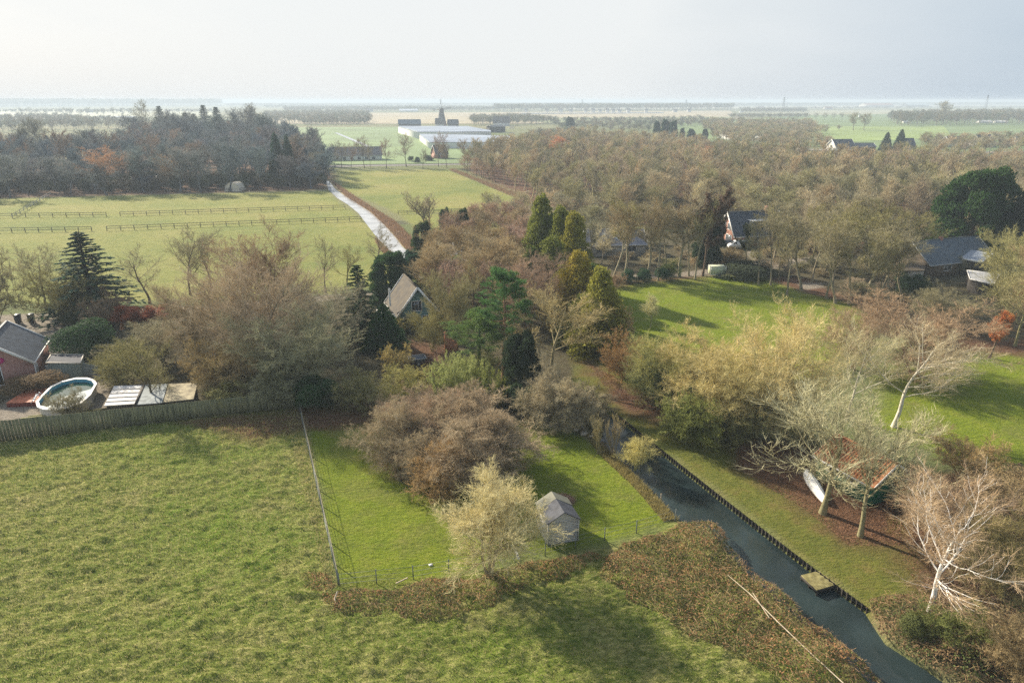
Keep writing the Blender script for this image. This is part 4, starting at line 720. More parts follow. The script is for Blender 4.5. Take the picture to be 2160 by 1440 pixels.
g = MB(); g.slab([(.97, -.7, 1.73), (1.5, -.78, 1.16), (1.5, .78, 1.16), (.97, .7, 1.73)], .02); g.build('windscreen', GLASS, van)
for s_ in (-1, 1): g = MB(); g.slab([(.35, s_ * .875, 1.2), (1.25, s_ * .87, 1.15), (.9, s_ * .79, 1.62), (.35, s_ * .795, 1.68)], .03); g.build('side_window', GLASS, van); MB().box((2.08, s_ * .6, .62), (.12, .25, .14)).build('headlight', mat('headlight_glass', (.7, .7, .7), rough=.1), van)
for x_ in (-1.35, 1.35):
    for s_ in (-1, 1): wheel(van, x_, s_ * .8, .31, .2)
# car half hidden behind the white van
def car(label, u, v, rz, paint, w=.85, pick=False):
    p = P(u, v); c_ = tag(empty('car', (p.x, p.y, 0), rz), label, 'car'); V_, F_, k, n = loft([(-2.0, sec(w * .9, .35, .8, .9, .7)), (-1.85, sec(w, .28, .9, 1.0, .74)), (-1.2, sec(w, .26, .92, 1.38, .62)), (.2, sec(w, .26, .92, 1.44, .62)), (.95, sec(w, .26, .9, .98, .72)), (1.9, sec(w * .95, .28, .78, .84, .66)), (2.05, sec(w * .85, .35, .6, .66, .6))])
    b = MB(); b.p.append((V_, np.array(F_), 0)); b.p.append((V_, np.arange(k)[::-1][None, :], 0)); b.p.append((V_, (np.arange(k) + k * (n - 1))[None, :], 0)); b.build('body', paint, c_)
    g = MB(); g.slab([(.24, -.6, 1.42), (.9, -.7, 1.02), (.9, .7, 1.02), (.24, .6, 1.42)], .02); g.build('windscreen', GLASS, c_); g = MB(); g.slab([(-1.24, .58, 1.38), (-1.8, .68, 1.04), (-1.8, -.68, 1.04), (-1.24, -.58, 1.38)], .02); g.build('rear_window', GLASS, c_)
    for s_ in (-1, 1): g = MB(); g.slab([(-1.3, s_ * .83, .98), (.7, s_ * .83, .98), (.2, s_ * .67, 1.36), (-1.1, s_ * .67, 1.34)], .03); g.build('side_window', GLASS, c_)
    for x_ in (-1.25, 1.3):
        for s_ in (-1, 1): wheel(c_, x_, s_ * .76, .31, .18)
    return c_
car('dark car parked left of the white van beside the brick house', 1531, 518, 2.9, mat('dark_car_paint', (.05, .05, .06), rough=.25, spec=.6))
p = P(108, 762); q = tag(empty('quad_bike', (p.x, p.y, 0), 1.9), 'dark blue quad bike beside the pink barn corner', 'quad bike')
MB().hexa([(-.8, -.28, .5), (.8, -.28, .5), (.8, .28, .5), (-.8, .28, .5), (-.6, -.25, .78), (.7, -.22, .82), (.7, .22, .82), (-.6, .25, .78)]).build('body', mat('blue_plastic', (.02, .12, .2), rough=.4), q)
for s_ in (-1, 1): MB().hexa([(.35, s_ * .3, .62), (1.0, s_ * .3, .62), (1.0, s_ * .62, .6), (.35, s_ * .62, .6), (.4, s_ * .3, .72), (.95, s_ * .3, .7), (.95, s_ * .6, .66), (.4, s_ * .6, .68)]).build('mudguard', mat('blue_plastic', (.02, .12, .2)), q)
MB().box((-.15, 0, .8), (.8, .32, .14)).build('seat', mat('black_vinyl', (.02, .02, .02), rough=.5), q); MB().tube([(.45, -.38, 1.1), (.5, 0, 1.0), (.45, .38, 1.1)], .025, 6).build('handlebar', mat('chrome', (.6, .6, .6), metal=.9, rough=.2), q); MB().bar((-.9, -.3, .85), (-.5, .3, .85), .5, .04).build('rack', mat('chrome', (.6, .6, .6)), q)
for x_ in (-.7, .75):
    for s_ in (-1, 1): wheel(q, x_, s_ * .5, .29, .22)
# box trailer at the lawn edge
p = P(1511, 583); t = tag(empty('box_trailer', (p.x, p.y, 0), .06), 'pale greenish box trailer on the far edge of the lawn', 'trailer')
MB().box((0, 0, .55), (2.9, 1.5, 1.55)).build('box', mat('trailer_panel', (.55, .60, .42), rough=.5, var=.12), t); fr = MB(); [fr.bar((x_, y_, .5), (x_, y_, 2.14), .09, .09) for x_ in (-1.47, 1.47) for y_ in (-.77, .77)]; [fr.bar((-1.5, y_, z_), (1.5, y_, z_), .09, .09) for y_ in (-.78, .78) for z_ in (.55, 2.12)]; fr.build('frame', WHITE, t)
MB().bar((-1.4, 0, .45), (-2.7, 0, .4), .08, .08).build('drawbar', DARKWOOD, t); wheel(t, .35, -.82, .3, .18); wheel(t, .35, .82, .3, .18)
# wheelie bins and planter by the lane
BINM = mat('bin_plastic', (.035, .04, .05), rough=.4)
for i, (u, v) in enumerate([(40, 682), (68, 681)]):
    p = P(u, v); b = tag(empty('wheelie_bin', (p.x, p.y, 0), .2), ['dark wheelie bin nearer the barn roof, left of the other bin', 'dark wheelie bin standing alone on the gravel'][i], 'bin', 'wheelie bins by the lane')
    MB().hexa([(-.3, -.33, .08), (.3, -.33, .08), (.3, .33, .08), (-.3, .33, .08), (-.36, -.4, 1.3), (.36, -.4, 1.3), (.36, .4, 1.3), (-.36, .4, 1.3)]).build('body', BINM, b); MB().hexa([(-.38, -.42, 1.3), (.38, -.42, 1.3), (.38, .46, 1.3), (-.38, .46, 1.3), (-.34, -.38, 1.38), (.34, -.38, 1.38), (.34, .44, 1.46), (-.34, .44, 1.46)]).build('lid', BINM, b); wheel(b, -.28, .36, .1, .06); wheel(b, .28, .36, .1, .06)
# fences of metal posts and wires round the paddock
MPOST = mat('galvanised_post', (.16, .18, .17), rough=.7); PALEW = mat('bleached_rail', (.26, .23, .18), var=.2)
def wire_fence(kind, label, pts, zs, h, step, group=None, top=None, wr=.012):
    o0 = pts[0]; root = tag(empty(kind, (o0.x, o0.y, 0)), label, 'fence', group); w = MB(); rng = np.random.RandomState(len(pts))
    for a, b in zip(pts[:-1], pts[1:]):
        for zz in zs: w.bar(a - o0 + Vector((0, 0, zz)), b - o0 + Vector((0, 0, zz)), wr * 2, wr * 2)
    w.build('wires', MPOST, root)
    if top:
        t_ = MB(); [t_.tube([a - o0 + Vector((0, 0, h)), (a + b) / 2 - o0 + Vector((.02, .04, h + .03)), b - o0 + Vector((0, 0, h))], top, 5) for a, b in zip(pts[:-1], pts[1:])]; t_.build('top_rail', PALEW, root)
    for a, b in zip(pts[:-1], pts[1:]):
        n = max(1, int(round((b - a).length / step)))
        for k in range(n): p = a.lerp(b, k / n) - o0; MB().box((p.x, p.y, -.15), (.06, .06, h + .15)).build('post', MPOST, root)
    p = pts[-1] - o0; MB().box((p.x, p.y, -.15), (.07, .07, h + .15)).build('post', MPOST, root); return root
wire_fence('mesh_fence', 'straight mesh fence with pale top rail between meadow and paddock', [P(u, v) for u, v in [(632, 866), (645, 925), (662, 1000), (684, 1100), (714, 1236)]], (.2, .45, .7, .95, 1.2), 1.45, 3.0, top=.022, wr=.007)
wire_fence('wire_fence', 'low wire fence with metal posts along the bramble edge of the paddock', [P(u, v) for u, v in [(716, 1238), (872, 1222), (1020, 1195), (1150, 1172), (1275, 1140), (1342, 1124), (1424, 1100)]], (.3, .7, 1.1), 1.2, 2.7, wr=.008)
tag(MB().bar(P(905, 1192, .0) , P(912, 1190, .0), .2, .12).build('white_tub', WHITE), 'small white tub lying in the grass by the wire fence', 'tub')
a = P(1080, 1150, 1.7); b = P(1092, 1170, 1.5); tag(MB().tube([a, b], .09, 8).tube([b + Vector((.0, .0, -.0)), b + Vector((.05, -.1, -.25))], .11, 8).build('plastic_bottle', WHITE), 'white plastic bottle hanging in the pale willow', 'bottle')
# post and rail fences of the horse pasture
DKRAIL = mat('dark_rail', (.10, .09, .075))
def rail_fence(label, a, b, n, h=1.25, rails=(.6, 1.2), group='post and rail fences of the horse pasture', m=DKRAIL, kind='rail_fence'):
    a, b = P(*a), P(*b); root = tag(empty(kind, (a.x, a.y, 0), math.atan2(b.y - a.y, b.x - a.x)), label, 'fence', group); L = (b - a).length; r = MB(); [r.bar((0, 0, z_), (L, 0, z_), .05, .12) for z_ in rails]; r.build('rails', m, root)
    for k in range(n + 1): MB().box((L * k / n, 0, -.1), (.14, .14, h + .1)).build('post', m, root)
rail_fence('far post and rail fence, short run left of its gap', (-60, 460), (225, 457), 10); rail_fence('far post and rail fence, long run reaching the ditch', (254, 456), (728, 441), 18)
rail_fence('near post and rail fence, short run left of its gap', (-60, 492), (194, 488), 9); rail_fence('near post and rail fence, long run reaching the ditch', (226, 487), (762, 466), 20)
rail_fence('pale rail fence running away to the left wood', (27, 461), (108, 412), 12, m=mat('grey_rail', (.3, .3, .3))); rail_fence('dark wooded-edge fence across the pasture in front of the left wood', (-60, 421), (560, 402), 22, m=DARKWOOD)
rail_fence('thin dark fence between the yellow field and the green strip', (840, 452), (1130, 440), 16, h=1.0, rails=(.5, .9), group='fences of the yellow field')
# long bleached pole on the brambles, sticks and branches in the canal
STICK = mat('bleached_wood', (.50, .42, .31), var=.2)
pl = [P(u, v, z_) for u, v, z_ in [(1535, 1212, .9), (1580, 1250, 1.05), (1640, 1310, 1.0), (1705, 1372, .95), (1790, 1450, .8)]]; tag(MB().tube(pl, [.015, .03, .035, .03, .035], 6).tube([pl[1] + Vector((.2, -.1, .1)), pl[2] + Vector((-.4, .3, 0))], .025, 5).build('long_pole', STICK), 'long bleached pole lying across the brambles by the canal', 'pole')
for lab, q in (('pale fallen branch on the bank left of the canal head', [(1135, 875, .6), (1160, 893, .3), (1182, 908, .1)]), ('thin stick standing in the canal water', [(1394, 1062, -.6), (1395, 1040, .4)]), ('short stick at the left canal edge', [(1378, 1066, -.6), (1380, 1048, .3)]), ('forked dead branch at the meadow corner of the mesh fence', [(712, 1246, .7), (706, 1262, .4), (710, 1275, .2)]), ('dark branch lying in the canal by the left bank', [(1345, 1015, .1), (1378, 1036, -.3)]), ('pale dead stick at the foot of the wire fence', [(835, 1230, .1), (860, 1218, .4)])):
    tag(MB().tube([P(*r) for r in q], .05 if 'canal edge' not in lab else .035, 6).build('dead_branch', DARKWOOD if 'dark' in lab else STICK), lab, 'branch')
rng = np.random.RandomState(12)
for i, (u, v) in enumerate([(1175, 905), (1190, 902), (1215, 908), (1232, 916), (1160, 898), (1246, 922)]):
    p = P(u, v); s_ = .25 + .15 * rng.rand(); V_ = np.array([(x_, y_, z_) for x_ in (-1, 0, 1) for y_ in (-1, 0, 1) for z_ in (-1, 0, 1) if (x_, y_, z_) != (0, 0, 0)], float); V_ = unit(V_) * (.8 + .4 * rng.rand(26, 1)) * s_ * np.array([1.2, .9, .6])
    bmq = __import__('bmesh').new(); [bmq.verts.new(q) for q in V_]; __import__('bmesh').ops.convex_hull(bmq, input=bmq.verts); me_ = bpy.data.meshes.new('bank_stone'); bmq.to_mesh(me_); bmq.free(); me_.materials.append(mat('pale_stone', (.42, .38, .32), scale=4)); o = mobj('bank_stone', me_); o.location = (p.x, p.y, .12); tag(o, 'pale rubble stone on the bank at the canal head', 'stone', 'rubble stones at the canal head')
# nest of branches: brush pile in the paddock
def mound(name, label, cat, px, h, n, ln, tint, seed, mt=None, zf=None, kind='stuff', wd=.02, flat=.35):
    rng = np.random.RandomState(seed); poly = px if isinstance(px[0], tuple) and abs(px[0][0]) < 300 and False else PP(px); pts = scatter(poly, n, rng); sd = pip_sd(pts[:, 0], pts[:, 1], poly) - (.95 * vnoise(pts[:, 0], pts[:, 1] + 50, 1.3) * (cat == 'bramble')); pts = pts[sd > 0]; sd = sd[sd > 0]; n = len(pts); prof = np.clip(sd / (h * 1.3), .06, 1) ** .6 * (.35 + 1.0 * vnoise(pts[:, 0] + seed, pts[:, 1], 2.1)) * h
    zz = prof * (1 - .55 * rng.rand(n) ** 2.2); C = np.stack([pts[:, 0], pts[:, 1], zz], 1); D = unit(rng.normal(size=(n, 3)) * np.array([1, 1, flat])); L_ = ln * (.5 + rng.rand(n)); PT = np.stack([C - D * L_[:, None] / 2, C + D * L_[:, None] * 0 + np.array([0, 0, .08]) * L_[:, None], C + D * L_[:, None] / 2 - np.array([0, 0, .1]) * L_[:, None]], 1)
    o = mobj(name, mesh_from(name, [(v, f, 0) for v, f in ribbons(PT, np.full(n, wd), rng)], [mt or M_TWIG])); o['tint'] = tint; tag(o, label, cat, kind=kind); return pts, prof, rng
mound('brush_pile', 'low brown brush pile on the paddock lawn behind the shed', 'brush pile', [(1152, 1062), (1165, 1046), (1195, 1045), (1212, 1056), (1198, 1068), (1170, 1070)], .55, 2600, .7, (.22, .14, .10), 31, kind='thing')
# bramble thickets
def bramble(label, px, h, dens, seed, tints=((.12, .125, .04), (.24, .135, .065), (.07, .08, .03)), stem=(.27, .18, .10)):
    poly = PP(px); ar = abs(sum(poly[i][0] * poly[(i + 1) % len(poly)][1] - poly[(i + 1) % len(poly)][0] * poly[i][1] for i in range(len(poly)))) / 2; n = int(ar * dens); rng = np.random.RandomState(seed)
    pts, prof, _ = mound('bramble_stems', 'arching brown stems of ' + label, 'bramble', px, h, int(ar * dens * .25), .6, stem, seed)
    for j, tt in enumerate(tints):
        k = n // len(tints); pts = scatter(poly, k, rng); sd = pip_sd(pts[:, 0], pts[:, 1], poly) - .95 * vnoise(pts[:, 0], pts[:, 1] + 50, 1.3); clump = vnoise(pts[:, 0] + 31 * j, pts[:, 1] + 7, 1.1); keep = (sd > 0) & (rng.rand(k) < np.clip(clump * 2.4 - .5, .06, 1)); pts, sd = pts[keep], sd[keep]; m = len(pts)
        prof = np.clip(sd / (h * 1.3), .05, 1) ** .6 * (.35 + 1.0 * vnoise(pts[:, 0] + seed, pts[:, 1], 2.1)) * h; zz = prof * (1.05 - .5 * rng.rand(m) ** 2); C = np.stack([pts[:, 0], pts[:, 1], zz], 1)
        o = mobj('bramble_leaves', mesh_from('bramble_leaves', [(v, f, 0) for v, f in leaves(C, unit(rng.normal(size=C.shape) * .8 + np.array([0, 0, 1.])), (.13 + .06 * rng.rand(m)), .10, rng)], [M_LEAF])); o['tint'] = tt; tag(o, ['green', 'reddish brown', 'dark green'][j] + ' leaves of ' + label, 'bramble', kind='stuff')
bramble('the bramble strip along the lower paddock fence', [(618, 1190), (700, 1208), (730, 1240), (860, 1226), (1000, 1212), (1130, 1178), (1240, 1158), (1300, 1175), (1240, 1205), (1150, 1240), (1080, 1275), (960, 1318), (800, 1312), (720, 1305), (660, 1290), (630, 1240)], .65, 130, 41)
bramble('the wide bramble bank left of the canal', [(1260, 1165), (1330, 1140), (1425, 1098), (1520, 1102), (1582, 1182), (1664, 1254), (1790, 1362), (1885, 1460), (1700, 1480), (1560, 1400), (1400, 1320), (1300, 1265), (1250, 1215)], 1.0, 150, 42)
bramble('the bramble bank right of the canal at the lower corner', [(1820, 1280), (1830, 1262), (1900, 1240), (2020, 1275), (2170, 1260), (2260, 1500), (2040, 1475), (1940, 1405), (1850, 1350)], 1.2, 150, 43, tints=((.085, .11, .035), (.17, .115, .06)))
bramble('the scrub undergrowth at the right edge', [(1990, 1020), (2170, 960), (2260, 1260), (2020, 1275), (1930, 1240), (1960, 1120)], .9, 70, 44, tints=((.07, .085, .03), (.18, .11, .06)), stem=(.24, .15, .12))
bramble('the undergrowth on the left canal bank', [(1240, 900), (1300, 945), (1350, 1000), (1360, 1020), (1330, 1010), (1280, 965), (1235, 925)], .5, 110, 45)
bramble('the undergrowth at the canal head', [(1120, 850), (1200, 850), (1250, 905), (1235, 925), (1170, 905), (1120, 895)], .7, 90, 46)
# ------------------------------------------------------------------ plants one by one (u, base row, tip row, width: measured on the photograph)
T = px_plant
# left garden and pasture edge
T('spruce', 'spruce', 'dark blue-green spruce standing alone at the left, by the pasture edge', 'spruce', 203, 672, 490, 150, BLUEGREEN, DKBROWN, 0)
T('round', 'bare_tree', 'round bare grey tree left of the dark spruce', 'tree', 98, 652, 512, 118, GREY)
T('shrub', 'bare_shrub', 'brown multi-stemmed shrub at the foot of the dark spruce', 'shrub', 150, 678, 562, 150, OLIVE, i=0)
T('shrub', 'bare_shrub', 'purplish shrub between the dark spruce and the red hedge', 'shrub', 232, 690, 610, 80, PURPLE, i=1)
T('open', 'bare_tree', 'leafless tree with clear dark trunk right of the spruce, above the red hedge', 'tree', 316, 640, 518, 125, GREY, DKBROWN, 0)
T('round', 'bare_tree', 'dense grey-brown bare tree on the pasture between the clear-trunked tree and the big purple grove', 'tree', 402, 622, 478, 118, GREY, DKBROWN, 1)
T('open', 'bare_tree', 'thin bare tree just left of the tall purple crown', 'tree', 447, 612, 492, 100, GREY, DKBROWN, 1)
T('grove', 'bare_tree', 'tall purple-brown rounded tree at the back of the left grove', 'tree', 565, 690, 478, 185, PURPLE, i=0)
T('grove', 'bare_tree', 'huge purple-grey tree in the middle of the left grove', 'tree', 545, 790, 532, 270, (.29, .225, .18), i=1)
T('grove', 'bare_tree', 'grey-green spreading tree at the front right of the left grove', 'tree', 655, 832, 650, 225, (.24, .225, .16), i=2)
T('grove', 'bare_tree', 'grey tree between the purple grove and the dark double spruce', 'tree', 668, 740, 590, 170, (.26, .23, .18), i=0)
T('grove', 'bare_tree', 'brownish tree at the left flank of the grove behind the outbuilding', 'tree', 420, 790, 600, 190, (.24, .19, .14), i=1)
T('grove', 'bare_tree', 'low grey tree above the big green rhododendron', 'tree', 345, 760, 668, 170, GREY, i=2)
T('shrub', 'bare_shrub', 'grey-olive shrub left of the outbuilding behind the slat fence', 'shrub', 270, 812, 718, 130, OLIVE, i=2)
T('open', 'bare_tree', 'slim olive tree rising in front of the outbuilding roof, left stem', 'tree', 322, 862, 700, 120, OLIVE, (.10, .085, .05), 2)
T('open', 'bare_tree', 'slim olive tree rising in front of the outbuilding roof, right stem', 'tree', 338, 858, 755, 60, OLIVE, (.10, .085, .05), 0)
T('shrub', 'bare_shrub', 'golden brown shrub at the centre of the grove front', 'shrub', 478, 830, 714, 150, (.30, .225, .13), i=0)
T('shrub', 'bare_shrub', 'brown shrub pressed against the board fence', 'shrub', 535, 830, 722, 165, BROWN, i=1)
T('shrub', 'bare_shrub', 'yellow-green shrub hanging over the board fence', 'shrub', 478, 856, 798, 95, (.28, .25, .12), i=2)
T('dome', 'bare_tree', 'green-grey tangled tree at the right end of the board fence', 'tree', 605, 830, 735, 165, (.20, .19, .13), i=1)
T('bush', 'evergreen_bush', 'dark green bush at the corner where the board fence meets the mesh fence', 'bush', 668, 868, 800, 95, DKGREEN, i=0)
T('shrub', 'bare_shrub', 'thin leafless shrub in front of the pool behind the board fence', 'shrub', 148, 882, 818, 75, GREY, i=1)
T('bush', 'evergreen_bush', 'broad dark green rhododendron by the gravel yard', 'bush', 183, 752, 678, 115, DKGREEN, i=1)
T('bush', 'evergreen_bush', 'small trimmed green bush between rhododendron and lane', 'bush', 150, 692, 655, 40, (.045, .06, .025), i=0)
T('bush', 'brown_bush', 'brown-leaved hydrangea bush between barn wall and pool', 'bush', 82, 823, 786, 100, (.15, .10, .06), i=1)
T('shrub', 'bare_shrub', 'bare tree cut by the left frame edge above the barn', 'tree', -12, 690, 530, 120, GREY, i=0)
for u, vb, w in ((258, 694, 34), (288, 692, 34), (318, 690, 34), (348, 688, 34), (376, 684, 30)): T('hedge', 'beech_hedge', 'russet beech hedge plant in the row below the clear-trunked tree', 'hedge', u, vb, vb - 48, w + 12, (.26, .085, .05), RUST, 0, group='russet beech hedge at the lane')
# pasture edge trees toward the ditch
T('open', 'bare_tree', 'small bare tree with straight trunk alone on the pasture edge', 'tree', 686, 612, 495, 66, GREY, DKBROWN, 1)
T('open', 'bare_tree', 'bare tree between the lone straight-trunked tree and the ditch', 'tree', 733, 604, 512, 68, OLIVE, OLIVE, 2)
T('open', 'bare_tree', 'dark bare tree standing over the bright ditch', 'tree', 793, 575, 468, 92, GREY, DKBROWN, 0)
T('coppice', 'bare_tree', 'fan-shaped pollard tree on the pasture beyond the ditch', 'tree', 899, 482, 402, 72, (.27, .22, .17), i=0)
T('spruce', 'spruce', 'tall dark shaggy spruce left of the cottage', 'spruce', 764, 722, 558, 96, DKGREEN, DKBROWN, 1)
T('cone', 'conifer', 'dense conical green conifer in front of the shaggy spruce', 'conifer', 812, 735, 642, 82, (.03, .075, .022), i=0)
T('bigcon', 'holly_tree', 'dark round holly tree behind the cottage, left', 'holly', 826, 640, 532, 80, DKGREEN, i=0)
T('bigcon', 'holly_tree', 'dark holly tree behind the cottage, at the end of the ditch', 'holly', 882, 618, 530, 62, BLUEGREEN, i=0)
T('shrub', 'bare_shrub', 'yellowish flowering shrub beside the garden trailer', 'shrub', 836, 782, 722, 62, (.42, .33, .16), i=1)
T('shrub', 'bare_shrub', 'yellow-olive shrub below the garden trailer', 'shrub', 862, 852, 775, 120, (.26, .23, .09), i=2)
T('shrub', 'bare_shrub', 'olive shrub between the grove and the yellow shrub', 'shrub', 760, 858, 785, 110, (.20, .18, .09), i=0)
T('shrub', 'bare_shrub', 'olive-brown shrub in front of the cottage gable', 'shrub', 858, 702, 655, 70, (.22, .19, .09), i=1)
T('bush', 'evergreen_bush', 'small green bush among the yellow shrubs', 'bush', 872, 842, 800, 40, (.05, .10, .03), i=1)
T('bamboo', 'bamboo', 'light green feathery bamboo clump behind the domed tree', 'bamboo', 968, 850, 748, 118, LTGREEN, YGREEN, 0)
T('bamboo', 'bamboo', 'yellow-green feathery bamboo clump, right half of the stand', 'bamboo', 1022, 852, 778, 100, (.22, .23, .07), YGREEN, 0)
T('grove', 'bare_tree', 'olive-brown tree right of the cottage', 'tree', 962, 738, 560, 105, (.23, .20, .115), i=0)
T('wood', 'bare_tree', 'slender pale tree behind the olive tree right of the cottage', 'tree', 930, 660, 520, 90, BROWN)
T('pine', 'pine', 'green pine with tall bare orange trunk in the centre', 'pine', 1062, 802, 566, 105, PINE, (.28, .17, .10), 0, rz=0.3)
T('pine', 'evergreen_tree', 'soft green young pine left of the tall pine trunk', 'pine', 1010, 800, 655, 115, (.10, .15, .05), i=0); T('shrub', 'bare_shrub', 'olive shrub under the young pine', 'shrub', 1010, 812, 728, 100, (.2, .2, .09), i=1)
T('round', 'bare_tree', 'twisted yellow-limbed tree right of the tall pine', 'tree', 1165, 800, 600, 190, (.30, .235, .13), (.34, .29, .16), 0)
T('grove', 'bare_tree', 'reddish-purple crown behind the twisted yellow-limbed tree', 'tree', 1112, 700, 538, 140, (.24, .165, .135), i=2)
T('bigcon', 'yew', 'nearly black yew below the twisted tree', 'yew', 1098, 848, 705, 78, (.03, .045, .026), i=0)
T('bush', 'evergreen_bush', 'dark evergreen bush at the canal head', 'bush', 1110, 875, 808, 70, (.03, .05, .028), i=0)
# golden cypresses
gg = 'golden-green cypresses in the centre'
for u, vb, vt, w, c, lab in ((1139, 600, 414, 62, (.085, .105, .03), 'leftmost tall golden-green cypress of the central group'), (1180, 612, 438, 62, (.09, .11, .03), 'second tall golden-green cypress from the left'), (1208, 622, 450, 74, (.12, .125, .03), 'third and brightest of the tall golden cypresses'),
    (1162, 640, 500, 80, (.08, .10, .03), 'shorter golden cypress filling the front of the group'), (1216, 690, 532, 78, (.15, .135, .03), 'golden cypress in front, just above the lawn edge'), (1262, 745, 566, 88, (.13, .14, .04), 'nearest golden-green cypress beside the lawn'), (1240, 650, 555, 70, (.05, .085, .03), 'darker green cypress between the golden ones'), (1272, 690, 590, 60, (.05, .08, .03), 'dark green cypress behind the nearest golden one'), (1120, 640, 520, 60, (.06, .085, .03), 'dull green cypress at the left foot of the golden group'), (1188, 670, 560, 80, (.10, .11, .035), 'short broad golden cypress low in the middle of the group'), (1232, 720, 620, 90, (.085, .10, .03), 'low bushy cypress between the two front golden ones'), (1160, 600, 455, 66, (.07, .10, .03), 'green cypress between the first and second tall ones')):
    T('cypress', 'cypress', lab, 'cypress', u, vb, vt, w * 1.25, (c[0] * 1.5, c[1] * 1.32, c[2] * .95), DKBROWN, group=gg)
T('shrub', 'bare_shrub', 'bare brown shrub right of the nearest golden cypress', 'shrub', 1300, 740, 640, 70, BROWN, i=0)
for u, vb, vt, w, lab in ((940, 520, 440, 26, 'small dark pine tip near the ditch, left one'), (976, 528, 440, 30, 'small dark pine tip near the ditch, right one'), (892, 562, 468, 42, 'dark bushy pine beside the end of the bright ditch')): T('bigcon', 'small_pine', lab, 'pine', u, vb, vt, w, (.04, .065, .03), i=0)
# paddock and canal
T('dome', 'bare_tree', 'wide domed tangled tree in the paddock, left part', 'tree', 868, 972, 862, 200, (.26, .205, .15), (.2, .17, .11), 0, hmul=1.0)
T('dome', 'bare_tree', 'wide domed tangled tree in the paddock, right part', 'tree', 1008, 978, 832, 265, (.27, .205, .155), (.2, .17, .11), 1)
T('dome', 'bare_tree', 'reddish domed tree at the back of the paddock thicket', 'tree', 935, 920, 822, 220, (.28, .20, .155), (.2, .17, .11), 0)
T('shrub', 'bare_shrub', 'rust-tipped shrub in front of the domed paddock trees', 'shrub', 938, 1042, 938, 135, (.30, .20, .11), i=2)
T('willow', 'bare_tree', 'pale straw-coloured willow at the lower paddock fence', 'willow', 1030, 1218, 1012, 232, (.44, .375, .24), (.28, .23, .12), 0)
T('dome', 'bare_tree', 'grey rounded tree at the canal head', 'tree', 1172, 902, 778, 145, (.30, .25, .19), (.22, .19, .12), 1)
T('shrub', 'bare_shrub', 'bare grey-brown shrub overhanging the canal head', 'shrub', 1240, 895, 812, 100, (.24, .19, .14), i=0)
T('coppice', 'coppiced_tree', 'upright coppiced tree by the canal, left of the pair', 'tree', 1262, 958, 868, 34, (.30, .25, .16), i=0)
T('coppice', 'coppiced_tree', 'upright coppiced tree by the canal, right of the pair', 'tree', 1293, 965, 872, 32, (.28, .22, .14), i=1)
T('willow', 'bare_shrub', 'small yellow-tipped shrub leaning over the canal', 'shrub', 1338, 990, 918, 72, (.42, .36, .17), YGREEN, 0)
# trees between canal and lawn
T('shrub', 'bare_shrub', 'rust-brown shrub at the upper end of the canal lawn', 'shrub', 1318, 800, 700, 120, (.27, .17, .09), i=1)
T('grove', 'bare_tree', 'olive twiggy tree right of the rust-brown shrub', 'tree', 1395, 850, 700, 165, (.28, .26, .115), i=1)
T('bush', 'evergreen_bush', 'deep green holly bush between the canal trees', 'bush', 1388, 858, 768, 100, (.05, .065, .025), i=0)
T('grove', 'bare_tree', 'tall pale straw-green tree beside the lawn, left of the broad one', 'tree', 1470, 880, 690, 210, (.38, .31, .17), i=2)
T('bush', 'evergreen_bush', 'dark ivy-green bush under the pale broad tree', 'bush', 1480, 905, 800, 90, (.045, .07, .025), i=1)
T('shrub', 'leafy_shrub', 'dense olive-green shrub at the canal bank', 'shrub', 1458, 942, 825, 125, (.17, .18, .06), i=0)
T('bush', 'evergreen_bush', 'rounded olive evergreen bush inside the canal bank shrub', 'bush', 1462, 938, 852, 95, (.075, .085, .03), i=0)
T('grove', 'bare_tree', 'broad pale yellow-grey tree beyond the canal lawn', 'tree', 1592, 918, 652, 265, (.43, .35, .21), (.36, .33, .17), 1)
T('grove', 'bare_tree', 'olive-yellow rounded tree in front of the broad pale tree', 'tree', 1530, 915, 730, 190, (.36, .30, .16), (.3, .28, .14), 0)
T('shrub', 'bare_shrub', 'olive shrub under the broad pale tree', 'shrub', 1540, 930, 850, 110, (.20, .19, .09), i=1)
T('shrub', 'bare_shrub', 'tangled grey shrub between the broad pale tree and the large fan tree', 'shrub', 1660, 925, 800, 150, (.25, .22, .13), i=2)
T('fan', 'bare_tree', 'large grey fan-shaped tree with thick trunk left of the boathouse', 'tree', 1735, 1082, 800, 310, (.37, .335, .245), (.22, .20, .11), 1)
T('fan', 'bare_tree', 'large grey fan-shaped tree with slimmer trunk in front of the boathouse', 'tree', 1815, 1130, 856, 262, (.37, .33, .235), (.22, .20, .11), 0)
T('birch', 'birch', 'white-limbed tree behind the boathouse, left one', 'tree', 1785, 885, 665, 165, (.34, .30, .20), (.50, .47, .38), 0)
T('birch', 'birch', 'white-limbed spreading tree behind the boathouse, right one', 'tree', 1885, 900, 668, 235, (.33, .27, .20), (.58, .54, .44), 1)
T('grove', 'bare_tree', 'pink-purple wide tree behind the white-limbed trees', 'tree', 1925, 790, 628, 260, (.27, .185, .135), i=0)
T('grove', 'bare_tree', 'pinkish tree left of the wide purple one', 'tree', 1800, 780, 650, 140, (.28, .20, .15), i=1)
T('birch', 'birch', 'white birch with bright forked trunk at the lower right', 'birch', 1962, 1292, 985, 330, (.33, .235, .17), (.75, .73, .69), 0, rz=1.1)
T('birch', 'birch', 'pink-twigged birch behind the white birch', 'birch', 2010, 1190, 985, 230, (.30, .20, .14), (.4, .34, .28), 1)
T('shrub', 'bare_shrub', 'pink-brown thicket right of the boathouse', 'shrub', 1945, 1100, 1000, 170, PINK, i=0)
T('shrub', 'bare_shrub', 'reddish shrub behind the boathouse gable', 'shrub', 2030, 1010, 915, 150, (.28, .20, .11), i=1)
